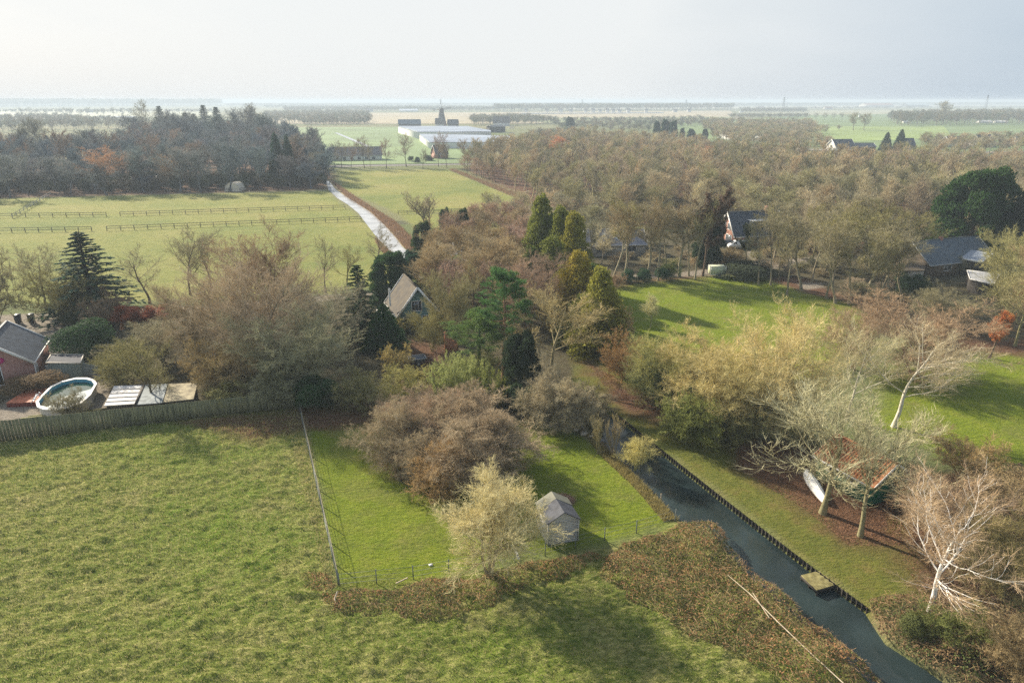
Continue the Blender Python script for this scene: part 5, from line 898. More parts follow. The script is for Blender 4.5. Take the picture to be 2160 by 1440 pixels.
T('shrub', 'bare_shrub', 'brown shrub at the right frame edge by the lawn', 'shrub', 2135, 1100, 985, 170, BROWN, i=2)
T('grove', 'bare_tree', 'brown-green tangled tree at the right edge below the lawn', 'tree', 2110, 1260, 1080, 220, (.22, .18, .09), i=1)
T('fan', 'bare_tree', 'white-limbed bare tree entering from the right edge', 'tree', 2215, 990, 800, 160, (.38, .33, .25), (.5, .47, .4), 0)
T('shrub', 'leafy_shrub', 'leafy shrub at the lower right canal bank', 'shrub', 2015, 1370, 1280, 140, (.13, .14, .05), i=1)
T('bush', 'evergreen_bush', 'green bramble mound hanging over the lower canal', 'bush', 1935, 1350, 1300, 66, (.09, .10, .04), i=0)
T('shrub', 'bare_shrub', 'brown shrub in the lower right corner', 'shrub', 2130, 1440, 1300, 170, BROWN, i=0)
T('rusttree', 'small_oak', 'small rust-leaved oak alone on the right lawn', 'oak', 2086, 755, 656, 42, (.36, .13, .05), DKBROWN, 0)
T('wood', 'bare_tree', 'thin pale sapling on the lawn near the golden cypresses', 'tree', 1372, 690, 618, 44, (.36, .33, .2))
T('bigcon', 'big_cypress', 'massive dark green cypress towering over the dark-roofed house', 'cypress', 2036, 545, 356, 142, (.028, .06, .018), DKBROWN, 0)
T('bigcon', 'big_cypress', 'black-green conifer mass at the right edge behind the massive cypress', 'cypress', 2150, 560, 405, 90, (.022, .035, .02), DKBROWN, 0)
# trees along the lane beside the lawn
rg = 'tall bare trees along the lane'
lane = [(1294, 588, 452), (1318, 582, 440), (1366, 580, 445), (1388, 592, 438), (1406, 578, 450), (1432, 585, 446), (1453, 582, 452), (1466, 588, 440), (1560, 560, 452)]
lw = ['leftmost', 'second', 'third', 'fourth', 'fifth', 'sixth', 'seventh', 'eighth']
for i, (u, vb, vt) in enumerate(lane[:8]): T('tall', 'tall_tree', lw[i] + ' from the left of the tall bare trees along the lane by the lawn', 'tree', u, vb, vt - 22, 84, [BROWN, OLIVE, (.22, .18, .13)][i % 3], (.30, .27, .18), group=rg)
T('leafy', 'ivy_tree', 'dark purple-leaved tree left of the brick house', 'tree', 1482, 582, 392, 84, (.085, .055, .045), DKBROWN, 0)
T('bigcon', 'ivy_tree', 'dark evergreen behind the purple-leaved tree', 'tree', 1488, 560, 430, 60, (.03, .05, .03), i=0)
T('leafy', 'ivy_tree', 'ivy-covered trunk tree beside the white van', 'tree', 1574, 566, 470, 36, (.05, .065, .03), OLIVE, 1)
rr = 'tall bare trees between the brick house and the right lawn'
rt = [(1600, 600, 470), (1625, 602, 462), (1642, 590, 455), (1660, 622, 480), (1690, 612, 470), (1712, 596, 452), (1742, 630, 478), (1762, 640, 492), (1790, 642, 480), (1822, 648, 500), (1848, 640, 492), (1872, 655, 512), (1905, 640, 520), (1730, 580, 450), (1835, 600, 470)]
ow = ['leftmost', 'second', 'third', 'fourth', 'fifth', 'sixth', 'seventh', 'eighth', 'ninth', 'tenth', 'eleventh', 'twelfth', 'rightmost', 'rear left', 'rear right']
for i, (u, vb, vt) in enumerate(rt): T('tall', 'tall_tree', ow[i] + ' of the tall bare trees between the brick house and the lawn', 'tree', u, vb, vt - 20, 62 if i < 3 else 98, [(.22, .19, .12), GREY, OLIVE][i % 3], (.24, .21, .14), group=rr)
for i, (u, vb) in enumerate(((1322, 596), (1356, 595), (1396, 592))): T('bush', 'evergreen_bush', ['left', 'middle', 'right'][i] + ' of the three dark green bushes at the far lawn edge', 'bush', u, vb, vb - 28, 34, (.025, .06, .03), group='dark bushes at the far lawn edge')
T('shrub', 'bare_shrub', 'green-leaved shrub right of the three dark bushes', 'shrub', 1412, 590, 548, 44, (.12, .14, .05), i=0)
T('shrub', 'bare_shrub', 'pinkish shrub at the left end of the lawn edge', 'shrub', 1300, 604, 572, 40, PINK, i=1)
T('bush', 'evergreen_bush', 'long low dark hedge behind the box trailer', 'hedge', 1580, 582, 556, 120, (.035, .045, .025), i=1)
T('shrub', 'bare_shrub', 'round olive-brown bush in front of the parked cars', 'shrub', 1535, 556, 520, 60, (.20, .15, .09), i=2)
T('bush', 'evergreen_bush', 'dark green yew bush left of the dark-roofed house', 'bush', 1910, 630, 575, 60, (.03, .055, .028), i=0)
rg2 = 'bare trees around the dark-roofed house'
for i, (u, vb, vt, w, c) in enumerate([(1960, 690, 600, 80, GREY), (2035, 700, 622, 100, (.23, .20, .12)), (2105, 660, 575, 70, OLIVE), (2140, 730, 540, 130, (.26, .23, .13)), (1870, 560, 440, 90, OLIVE), (1930, 560, 455, 80, OLIVE), (2120, 620, 480, 90, (.30, .27, .14)), (1985, 700, 620, 90, GREY), (2180, 700, 500, 130, BROWN)]):
    T('round' if i % 2 else 'grove', 'bare_tree', ['grey bare tree in front of the dark roof, left', 'olive bare tree in front of the carport', 'bare tree right of the carport', 'tall yellow-olive tree at the right edge above the lawn', 'olive tree left behind the dark-roofed house', 'thin tree behind the gable of the dark-roofed house', 'pale yellow tree right of the dark-roofed house', 'low grey tree above the pink tree', 'brown tree cut by the right frame edge'][i], 'tree', u, vb, vt, w, c, group=rg2)
# centre wood between cottage, ditch and golden cypresses
rng = np.random.RandomState(77)
def spaced(poly, dmin, rng, n=4000, near_first=True):
    pts = scatter(poly, n, rng); out = []; cell = {}
    for p in pts:
        k = (int(p[0] // dmin), int(p[1] // dmin))
        if any((p[0] - q[0]) ** 2 + (p[1] - q[1]) ** 2 < dmin * dmin for i in (-1, 0, 1) for j in (-1, 0, 1) for q in cell.get((k[0] + i, k[1] + j), ())): continue
        cell.setdefault(k, []).append(p); out.append(p)
    return sorted(out, key=lambda p: p[1])
COLS = [(.27, .22, .15), (.225, .205, .12), (.29, .24, .18), (.25, .20, .16), (.25, .225, .14), (.31, .24, .17), (.22, .195, .15), (.33, .285, .205), (.19, .175, .12)]
def grove_fill(poly, dmin, key, Hr, Wr, cols, kind, label, group, seed, limit=999, wt=None):
    rng = np.random.RandomState(seed); pts = spaced(poly, dmin, rng); rest = pts[limit:]
    for p in pts[:limit]:
        pr = PR[key][rng.randint(len(PR[key]))]; vn = float(vnoise(np.array([p[0]]), np.array([p[1]]), 26.)[0]); vh = float(vnoise(np.array([p[0] + 500]), np.array([p[1]]), 22.)[0]); cl = np.array(cols[int((vn * 1.7 + rng.rand() * .35) * len(cols)) % len(cols)]) * rng.uniform(.8, 1.2); plant(pr, kind, label, 'tree', (p[0], p[1], 0), Hr[0] + (Hr[1] - Hr[0]) * (.65 * vh + .35 * rng.rand()), rng.uniform(*Wr), cl, wt or tuple(cl * .85), rng.rand() * 6.28, group)
    return rest
grove_fill(PP([(905, 560), (1010, 500), (1100, 500), (1120, 560), (1120, 660), (1080, 700), (960, 690), (905, 640)]), 4.2, 'wood', (7, 10.5), (4.5, 6.5), [(.27, .19, .15), (.25, .17, .145), BROWN, (.28, .22, .15)], 'bare_tree', 'purple-brown bare tree in the thicket between the ditch and the golden cypresses', 'thicket between the ditch and the golden cypresses', 301)
grove_fill(PP([(1010, 480), (1110, 470), (1240, 480), (1300, 500), (1290, 560), (1200, 560), (1110, 530)]), 6.5, 'wood', (7, 11), (5, 7), COLS, 'bare_tree', 'bare tree behind the golden cypresses beside the bungalow', 'bare trees around the bungalow', 302)
grove_fill(PP([(1610, 545), (1850, 550), (1885, 640), (1850, 650), (1720, 600)]), 6, 'tall', (11, 14), (6, 9), [GREY, OLIVE], 'tall_tree', 'slim bare tree in the shade behind the lane-side row at right', 'slim trees behind the lane', 303)
# the big wood on the right: nearest trees one by one, the rest as a mass
rest_r = grove_fill(WOOD_R, 5.3, 'wood', (9, 15.5), (5.6, 8.6), COLS, 'woodland_tree', 'bare brown tree in the near part of the wide wood at right', 'bare trees of the wide right-hand wood', 310, limit=150)
HAZE_LCOLS = [(0.095, 0.115, 0.155), (0.142, 0.128, 0.149), (0.115, 0.135, 0.149), (0.203, 0.149, 0.128), (0.088, 0.115, 0.142), (0.149, 0.155, 0.169)]  # blue of the veiling haze is mixed into these twig tints
rest_l = grove_fill(WOOD_L, 7.6, 'wood', (7, 21), (7, 12), HAZE_LCOLS, 'woodland_tree', 'dark bluish bare tree at the front of the left-hand wood', 'bare trees of the left-hand wood', 311, limit=75)
T('round', 'bare_tree', 'orange-brown rounded tree in the left-hand wood', 'tree', 232, 405, 308, 110, (.36, .20, .12), i=0); T('round', 'bare_tree', 'smaller orange tree in front of the left-hand wood', 'tree', 355, 402, 325, 70, (.30, .20, .13), i=1)
T('cone', 'conifer', 'dark conifer at the end of the left-hand wood, left of the pair', 'conifer', 590, 388, 284, 40, (.02, .045, .03), i=0); T('cone', 'conifer', 'dark conifer at the end of the left-hand wood, right of the pair', 'conifer', 614, 390, 288, 34, (.02, .045, .03), i=1)
T('cone', 'conifer', 'dark conifer near the brown house in the left-hand wood', 'conifer', 288, 398, 345, 24, (.02, .045, .03), i=0)
T('round', 'bare_tree', 'round fan-crowned poplar rising above the left-hand wood', 'poplar', 318, 300, 209, 56, (.20, .18, .14), i=2)
T('wood', 'bare_tree', 'tall twiggy tree rising at the right of the left-hand wood', 'tree', 540, 300, 217, 44, (.17, .15, .13))
for i, (u, vt) in enumerate(((348, 224), (440, 222), (466, 226), (400, 238), (418, 240))): T('spruce', 'dark_pine', 'dark pine among the tops of the left-hand wood', 'pine', u, 312, vt, 44, (.03, .05, .035), i=0, group='dark pines in the left-hand wood')

def gn_wood(name, label, pts, Hr, Wr, cols, seed, key='far', cat='wood'):
    rng = np.random.RandomState(seed); n = len(pts); Hh = rng.uniform(*Hr, n); Ww = rng.uniform(*Wr, n); pa = np.array(pts); Hh = Hr[0] + (Hr[1] - Hr[0]) * (.6 * vnoise(pa[:, 0] + 500, pa[:, 1], 22.) + .4 * rng.rand(n)); cl = np.array(cols)[((vnoise(pa[:, 0], pa[:, 1], 26.) * 1.7 + rng.rand(n) * .35) * len(cols)).astype(int) % len(cols)] * np.array([.98, 1.01, .88]) * rng.uniform(.85, 1.2, (n, 1))
    me_ = bpy.data.meshes.new(name); me_.vertices.add(n); me_.vertices.foreach_set('co', np.stack([np.array(pts)[:, 0], np.array(pts)[:, 1], np.zeros(n)], 1).astype(np.float32).ravel())
    pr = PR[key]; scs = np.stack([Ww / pr[0].W, Ww / pr[0].W, Hh / pr[0].H], 1)
    a = me_.attributes.new('scl', 'FLOAT_VECTOR', 'POINT'); a.data.foreach_set('vector', scs.astype(np.float32).ravel()); a = me_.attributes.new('rot', 'FLOAT_VECTOR', 'POINT'); r_ = np.zeros((n, 3), np.float32); r_[:, 2] = rng.rand(n) * 6.28; a.data.foreach_set('vector', r_.ravel())
    a = me_.attributes.new('tint', 'FLOAT_COLOR', 'POINT'); a.data.foreach_set('color', np.concatenate([cl, np.ones((n, 1))], 1).astype(np.float32).ravel()); a = me_.attributes.new('pick', 'INT', 'POINT'); a.data.foreach_set('value', rng.randint(len(pr), size=n).astype(np.int32))
    o = mobj(name, me_); tree = bpy.data.node_groups.new(name + '_scatter', 'GeometryNodeTree'); tree.interface.new_socket('Geometry', in_out='INPUT', socket_type='NodeSocketGeometry'); tree.interface.new_socket('Geometry', in_out='OUTPUT', socket_type='NodeSocketGeometry')
    N, L = tree.nodes, tree.links; gi, go = N.new('NodeGroupInput'), N.new('NodeGroupOutput'); mp_ = N.new('GeometryNodeMeshToPoints'); L.new(gi.outputs[0], mp_.inputs[0]); ip = N.new('GeometryNodeInstanceOnPoints'); L.new(mp_.outputs[0], ip.inputs['Points'])
    g2 = N.new('GeometryNodeGeometryToInstance')
    for p in pr[::-1]:
        if not hasattr(p, 'far'): p.far = bpy.data.objects.new('distant_tree', mesh_from('distant_tree', [(v, f, 0) for v, f in p.raw], [M_FARTREE]))
        oi = N.new('GeometryNodeObjectInfo'); oi.inputs['Object'].default_value = p.far; oi.transform_space = 'ORIGINAL'; oi.inputs['As Instance'].default_value = False; gti = N.new('GeometryNodeGeometryToInstance'); L.new(oi.outputs['Geometry'], gti.inputs[0]); L.new(gti.outputs[0], g2.inputs[0]) if False else None
        if p is pr[-1]: jn = N.new('GeometryNodeJoinGeometry')
        L.new(gti.outputs[0], jn.inputs[0])
    L.new(jn.outputs[0], ip.inputs['Instance']); ip.inputs['Pick Instance'].default_value = True
    def at(nm, ty):
        q = N.new('GeometryNodeInputNamedAttribute'); q.data_type = ty; q.inputs['Name'].default_value = nm; return q.outputs['Attribute']
    L.new(at('pick', 'INT'), ip.inputs['Instance Index']); L.new(at('scl', 'FLOAT_VECTOR'), ip.inputs['Scale']); L.new(at('rot', 'FLOAT_VECTOR'), ip.inputs['Rotation']); L.new(ip.outputs[0], go.inputs[0])
    md = o.modifiers.new('scatter', 'NODES'); md.node_group = tree; return tag(o, label, cat, kind='stuff')
gn_wood('woodland', 'far part of the wide bare brown wood at right', rest_r, (9, 15.5), (5.8, 9), COLS, 5)
gn_wood('woodland', 'deep part of the bluish left-hand wood', rest_l, (9, 22), (8, 13), HAZE_LCOLS, 6)
PR['farbush'] = PR['bigcon']
def strip(px, dmin, seed): return spaced(PP(px), dmin, np.random.RandomState(seed), n=3000)
FC = [(.16, .15, .12), (.20, .17, .13), (.14, .15, .11)]
for nm, px, dm, Hr, Wr, lab in (
    ('tree_belt', [(-300, 250), (120, 252), (280, 262), (300, 275), (-300, 285)], 13, (9, 14), (9, 13), 'hazy belt of trees behind the left-hand wood'),
    ('tree_belt', [(560, 243), (720, 240), (780, 243), (780, 262), (560, 262)], 14, (9, 14), (10, 14), 'hazy belt of trees beyond the pale field'),
    ('tree_belt', [(640, 258), (776, 259), (776, 263), (640, 265)], 7, (6, 9), (6, 9), 'dark low orchard belt at the top of the pale field'),
    ('distant_wood', [(-100, 222.5), (20, 222), (455, 221.5), (470, 224), (-100, 227)], 40, (34, 46), (40, 60), 'far hazy wood on the left horizon'),
    ('distant_wood', [(1050, 233), (1540, 230.5), (1545, 233), (1050, 237)], 24, (20, 26), (22, 32), 'blue far wood beyond the village at centre'),
    ('distant_trees', [(600, 231), (1050, 230), (1050, 235), (600, 236)], 20, (10, 16), (14, 22), 'hazy village trees along the centre horizon'),
    ('distant_trees', [(1565, 236), (1660, 235), (1700, 236), (1700, 238), (1565, 239)], 12, (10, 13), (12, 16), 'small copse on the right polder'),
    ('distant_trees', [(1560, 223), (2300, 219), (2300, 221), (1560, 225)], 60, (14, 22), (60, 90), 'low blue tree line on the right horizon'),
    ('distant_trees', [(1050, 221), (1560, 220), (1560, 221.5), (1050, 223)], 60, (12, 20), (60, 90), 'faint tree line on the centre horizon'),
    ('distant_trees', [(480, 222), (1050, 221), (1050, 222.5), (480, 224)], 60, (10, 18), (60, 90), 'faint tree line beyond the windmill'),
    ('tree_belt', [(1870, 252), (2060, 247), (2300, 244), (2300, 262), (2080, 264), (1900, 268)], 11, (12, 20), (11, 15), 'hazy bare wood at the upper right'),
    ('tree_belt', [(1500, 262), (1700, 264), (1740, 285), (1700, 300), (1520, 292), (1480, 275)], 9, (7, 12), (8, 12), 'brown copse beyond the wide wood'),
    ('tree_belt', [(1500, 292), (1700, 298), (1760, 318), (1700, 322), (1520, 304)], 9, (7, 11), (8, 11), 'trees behind the white villas'),
    ('tree_belt', [(1940, 305), (2300, 296), (2300, 330), (1960, 330)], 9.5, (7, 12), (8, 12), 'garden trees around the villas at upper right'),
    ('tree_belt', [(1000, 338), (1085, 316), (1130, 285), (1190, 280), (1200, 296), (1070, 326), (1000, 348)], 9, (5, 9), (7, 10), 'bare trees around the greenhouse end'),
    ('tree_belt', [(990, 255), (1110, 253), (1180, 262), (1060, 266), (1000, 266)], 10, (9, 14), (9, 13), 'garden trees right of the windmill'),
    ('tree_belt', [(1160, 257), (1480, 252), (1500, 262), (1380, 280), (1180, 275)], 14, (5, 10), (9, 14), 'low scrub between field and wide wood')):
    gn_wood(nm, lab, strip(px, dm, len(lab)), Hr, Wr, FC if 'brown' not in lab and 'villas' not in lab else COLS, len(lab) * 3)

UC = [(.06, .06, .04), (.08, .065, .045), (.05, .06, .035)]
gn_wood('undergrowth', 'dark undergrowth along the front of the left-hand wood', strip([(-300, 418), (0, 412), (680, 396), (690, 384), (640, 372), (0, 385), (-300, 390)], 5.0, 51), (2, 6), (4, 6.5), UC, 52, key='shrub')
gn_wood('undergrowth', 'brown undergrowth inside the front of the right-hand wood', strip([(1130, 425), (1250, 470), (1380, 474), (1640, 496), (1700, 530), (1900, 560), (2200, 610), (2200, 480), (1640, 440), (1130, 400)], 5.2, 53), (2, 4.5), (4, 6), COLS, 54, key='shrub')
gn_wood('undergrowth', 'low shrubs along the lane and gardens at right', strip([(1250, 478), (1500, 545), (1620, 540), (1900, 560), (2000, 640), (1880, 665), (1780, 600), (1600, 572), (1480, 560), (1290, 560)], 4.6, 55), (1.0, 2.6), (2.5, 4.5), COLS, 56, key='shrub')

T('grove', 'bare_tree', 'olive shrubby tree covering the yard right of the garden trailer', 'tree', 912, 742, 655, 84, (.24, .21, .10), i=1)
tl = ['tall bare tree %s on the skyline of the left-hand wood' % q for q in ('first from the left', 'second from the left', 'third from the left', 'fourth from the left', 'fifth from the left', 'sixth from the left', 'seventh from the left', 'eighth from the left', 'ninth from the left', 'tenth from the left')]
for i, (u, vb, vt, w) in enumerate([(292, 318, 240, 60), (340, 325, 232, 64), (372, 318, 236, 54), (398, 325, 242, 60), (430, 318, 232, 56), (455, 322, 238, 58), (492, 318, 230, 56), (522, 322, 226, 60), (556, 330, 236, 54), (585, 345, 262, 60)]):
    T('wood', 'skyline_tree', tl[i], 'tree', u, vb, vt, w, [(.11, .12, .15), (.13, .13, .15), (.09, .115, .13)][i % 3], group='tall trees on the skyline of the left-hand wood')  # bluish haze cast put into these tints too
for i, (u, vb, vt, w, c) in enumerate([(70, 360, 262, 60, (.14, .14, .13)), (115, 350, 246, 70, (.16, .15, .13)), (190, 352, 270, 60, (.10, .11, .12)), (640, 372, 282, 60, (.17, .14, .125)), (670, 385, 318, 46, (.17, .15, .12))]):
    T('wood', 'bare_tree', ['hazy bare tree at the left end of the left-hand wood', 'tall grey poplar-like tree rising in the left of the left-hand wood', 'bluish tree above the orange trees of the left-hand wood', 'brown tree at the right end of the left-hand wood', 'low tree at the corner of the ditch and the left-hand wood'][i], 'tree', u, vb, vt, w, c)
for nm, px, dm, Hr, Wr, lab in (('distant_trees', [(-100, 236), (460, 235), (460, 238), (-100, 239)], 22, (6, 11), (10, 16), 'thin hedge line on the far left fields'), ('distant_trees', [(560, 226), (900, 225.5), (1000, 226), (560, 228)], 34, (8, 14), (18, 30), 'thin tree line beyond the windmill fields'),
    ('distant_trees', [(1560, 230), (1830, 229), (2300, 227), (1560, 231.5)], 30, (6, 11), (14, 24), 'thin hedgerow on the right polder'), ('distant_trees', [(1050, 225), (1560, 224), (1560, 225.5), (1050, 226.5)], 40, (10, 15), (22, 40), 'thin tree line behind the blue wood'),
    ('distant_trees', [(1700, 222), (2300, 218), (2300, 219), (1700, 223)], 70, (12, 20), (50, 80), 'faint wood on the far right horizon'), ('tree_belt', [(1540, 246), (1700, 245), (1700, 249), (1540, 250)], 12, (5, 9), (8, 12), 'small trees beyond the brown copse')):
    gn_wood(nm, lab, strip(px, dm, len(lab)), Hr, Wr, FC, len(lab) * 3)
# ------------------------------------------------------------------ far buildings and landmarks
def far_house(kind, label, u0, v0, u1, v1, eave, ridge, width, wm, rm, cat='house', trim=WHITE, rz0=None, **k): return house(kind, label, cat, P(u0, v0), P(u1, v1), width, eave, ridge, wm, rm, trim, side=1, over=.4, **k)
far_house('farmhouse', 'long low farmhouse with dark roof and white gable across the far road', 697, 341, 806, 339, 3.2, 7.2, 12, WHITE, mat('faded_roof', (.19, .18, .175)), verge=.6, wins=[('F', 3 + 4 * i, .8, 1.6, 1.5) for i in range(6)])
far_house('small_house', 'pinkish brick house with white gables right of the road trees', 920, 336, 945, 335, 3.0, 7.5, 8, PINKBRICK, BROWNROOF, wins=[('F', 1.2, .8, 1.4, 1.4), ('F', 4, .8, 1.4, 1.4)])
far_house('barn', 'long blue-roofed barn left of the windmill', 841, 267.5, 888, 267.2, 3.5, 8.6, 14, DARKWOOD, mat('blue_grey_roof', (.10, .14, .18)), cat='barn')
far_house('small_house', 'white-sided house at the foot of the windmill', 918, 267, 936, 267, 3, 10, 12, WHITE, BROWNROOF); far_house('barn', 'dark barn right of the windmill foot', 944, 267, 966, 267, 3.5, 8.5, 12, DARKWOOD, SLATE, cat='barn')
far_house('barn', 'dark flat shed on the far end of the greenhouse', 1038, 280, 1066, 279, 6, 7.2, 10, DARKWOOD, SLATE, cat='barn'); far_house('small_house', 'brown-roofed house right of the windmill trees', 1040, 266, 1075, 266, 4, 12, 12, WHITE, BROWNROOF)
far_house('house', 'brown brick house inside the left-hand wood', 303, 363, 318, 362, 3.2, 8.5, 9, BRICK, BROWNROOF, wins=[('F', 1, 1, 1.2, 1.6), ('F', 4, 1, 1.2, 1.6), ('F', 2.6, 4, 1, 1.2)]); far_house('small_shed', 'dark shed with white edges at the front of the left-hand wood', 282, 401, 330, 399, 2.6, 4.6, 6, DARKWOOD, SLATE, cat='shed')
far_house('small_shed', 'small pale shed in front of the left-hand wood', 196, 400, 214, 400, 2, 3.6, 4, GREYWALL, BROWNROOF, cat='shed')
p = P(497, 402); e = tag(empty('polytunnel', (p.x, p.y, 0)), 'pale rounded polytunnel at the edge of the left-hand wood', 'polytunnel'); an = np.linspace(0, np.pi, 10); V_ = np.array([(2.9 * math.cos(a), y_, 3.1 * math.sin(a) ** .8) for y_ in (-3, 3) for a in an]); m_ = MB(); m_.p.append((V_, np.array([[i, i + 1, i + 11, i + 10] for i in range(9)]), 0)); m_.p.append((V_, np.array([list(range(10))]), 0)); m_.p.append((V_, np.array([list(range(19, 9, -1))]), 0)); m_.build('cover', mat('cream_cover', (.6, .55, .45)), e, True); m_ = MB(); m_.tube([(2.95 * math.cos(a), -3.03, 3.15 * math.sin(a) ** .8) for a in an], .08, 5); m_.build('hoop', GREYWALL, e)
# upper right villas
far_house('villa', 'white-gabled villa with black roof beyond the wide wood', 1764, 321, 1804, 320, 2.8, 7.6, 11, WHITE, SLATE, cat='villa', verge=.5, wins=[('F', 2, .8, 1.6, 1.3), ('F', 6, .8, 1.6, 1.3), ('A', 4.5, 2.6, 1.6, 1.6)])
far_house('villa', 'low brick bungalow right of the white-gabled villa', 1806, 320, 1846, 320, 3.2, 5.2, 9, BRICK, SLATE, cat='villa'); far_house('villa', 'grey villa right of the two pointed conifers', 1908, 319, 1930, 319, 3, 8, 10, WHITE, SLATE, cat='villa'); far_house('villa', 'pale villa hidden among trees at the far right', 2005, 312, 2032, 311, 3, 7.5, 10, GREYWALL, BROWNROOF, cat='villa')
far_house('villa', 'dark hip-roofed villa on the right before the road', 2070, 312, 2100, 311, 2.8, 8.5, 12, GREYWALL, SLATE, cat='villa'); far_house('villa', 'small white house at the far right edge', 2148, 306, 2175, 305, 3, 6, 9, WHITE, SLATE, cat='villa')
far_house('greenhouse', 'pale flat roofed greenhouse beyond the wood at centre right', 1512, 292, 1545, 298, 3, 4, 12, WHITE, mat('pale_panel_roof', (.5, .5, .44)), cat='greenhouse'); far_house('greenhouse', 'second pale flat roofed greenhouse right of the first', 1560, 296, 1600, 300, 3, 4, 10, WHITE, mat('pale_panel_roof', (.5, .5, .44)), cat='greenhouse')
tg = 'pointed dark conifers beside the villas'
T('cone', 'conifer', 'left of the two pointed dark conifers beside the villas', 'conifer', 1866, 322, 280, 24, (.018, .04, .022), i=0, group=tg); T('cone', 'conifer', 'right and taller of the two pointed dark conifers', 'conifer', 1895, 321, 274, 25, (.018, .04, .022), i=1, group=tg)
for i, (u, vb, vt, w) in enumerate([(1384, 296, 256, 14), (1402, 297, 252, 18), (1418, 298, 255, 18), (1438, 298, 270, 10), (1457, 300, 272, 16), (1486, 298, 272, 12), (1202, 278, 247, 18)]): T('bigcon', 'far_conifer', ['leftmost', 'second', 'third', 'fourth', 'fifth', 'sixth', 'lone left'][i] + ' of the dark conifers standing above the wide wood', 'conifer', u, vb, vt, w, (.022, .05, .034), i=0, group='dark conifers above the wide wood')
T('wood', 'bare_tree', 'russet tree standing out in the wide wood near the greenhouse', 'tree', 1180, 345, 285, 60, (.40, .21, .13), i=0); T('wood', 'bare_tree', 'russet-pink tree in the middle of the wide wood', 'tree', 1470, 360, 305, 50, (.36, .21, .15), i=1)
T('fan', 'bare_tree', 'pale-limbed tree in the wide wood above the small dark conifer', 'tree', 1240, 400, 330, 66, (.34, .28, .19), (.42, .38, .26), 0); T('cone', 'conifer', 'small dark conifer inside the wide wood', 'conifer', 1307, 425, 356, 16, DKGREEN, i=0)
# greenhouse complex
def glasshouse(label, px, h, wall, roof):
    pts = [P(u, v, h) for u, v in px]; c = pts[0]; r = tag(empty('greenhouse', (c.x, c.y, 0)), label, 'greenhouse'); q = [p - Vector((c.x, c.y, 0)) for p in pts]; w = MB(); qq = [(p.x, p.y) for p in q]; w.prism(qq if (q[1] - q[0]).cross(q[2] - q[1]).z > 0 else qq[::-1], -.1, h - .35); w.build('wall', wall, r)
    nb = 16; rf = MB(); a, b, c2, d = q[0], q[1], q[2], q[3]
    for k in range(nb):
        l0, l1, lm_ = a.lerp(d, k / nb), a.lerp(d, (k + 1) / nb), a.lerp(d, (k + .5) / nb) + Vector((0, 0, 1.1)); r0, r1, rm_ = b.lerp(c2, k / nb), b.lerp(c2, (k + 1) / nb), b.lerp(c2, (k + .5) / nb) + Vector((0, 0, 1.1)); rf.poly([l0, r0, rm_, lm_]); rf.poly([lm_, rm_, r1, l1]); rf.poly([l0, lm_, l1]); rf.poly([r0, r1, rm_])
    rf.build('roof', roof, r)
GHR = mat('whitewashed_glass', (.46, .52, .60), rough=.35, scale=.05, spec=.6); glasshouse('large whitewashed greenhouse in front of the windmill, main block', [(880, 278.5), (1036, 277.5), (985, 268), (840, 268)], 6, WHITE, GHR); glasshouse('lower front block of the whitewashed greenhouse', [(905, 300), (1075, 300), (1082, 289), (885, 285)], 4.5, WHITE, GHR)
# windmill
p = P(932, 266.5); wm = tag(empty('windmill', (p.x, p.y, 0), .25), 'dark smock windmill with four sails on the horizon', 'windmill'); m_ = MB(); an = np.linspace(0, 2 * np.pi, 9)[:-1]
m_.tube([(0, 0, 0), (0, 0, 3.5), (0, 0, 6.0)], [6.6, 6.2, 5.6], 8); m_.build('brick_base', BRICK, wm); m_ = MB(); m_.tube([(0, 0, 6.0), (0, 0, 12), (0, 0, 19.5)], [5.5, 4.2, 3.0], 8); m_.build('smock_tower', mat('thatch_grey', (.16, .17, .18)), wm)
m_ = MB(); m_.tube([(0, 0, 6.0), (0, 0, 6.25)], [7.6, 7.6], 8); m_.build('gallery', DARKWOOD, wm); m_ = MB(); m_.p.append((np.array([(x_, y_, z_) for x_, y_, z_ in [(-3, -3.6, 19.5), (3, -3.6, 19.5), (3, 3.2, 19.5), (-3, 3.2, 19.5), (0, -3.9, 23.2), (0, 2.8, 22.2), (-2.4, -3.8, 21.4), (2.4, -3.8, 21.4), (-2.2, 3, 21), (2.2, 3, 21)]]), np.array([[0, 1, 7, 6]]), 0)); m_.p.append((m_.p[0][0], np.array([[1, 2, 9, 7], [3, 0, 6, 8], [7, 9, 5, 4], [8, 6, 4, 5]]), 0)); m_.p.append((m_.p[0][0], np.array([[6, 7, 4], [8, 5, 9]]), 0)); m_.p.append((m_.p[0][0], np.array([[2, 3, 8, 9]]), 0)); m_.build('cap', mat('thatch_grey', (.16, .17, .18)), wm)
for k in range(4):
    a = math.radians(-10 + 90 * k); d_ = Vector((math.sin(a), 0, math.cos(a))); s_ = Vector((math.cos(a), 0, -math.sin(a))); o_ = Vector((0, -4.6, 21.6)); m_ = MB(); m_.bar(o_, o_ + d_ * 12.0, .38, .38); m_.bar(o_ + d_ * 2 + s_ * 1.7, o_ + d_ * 11.8 + s_ * 1.7, .14, .14); [m_.bar(o_ + d_ * (2 + i * .9) - s_ * .4, o_ + d_ * (2 + i * .9) + s_ * 1.7, .12, .12) for i in range(12)]; m_.build('sail', mat('sail_wood', (.09, .055, .045)), wm)
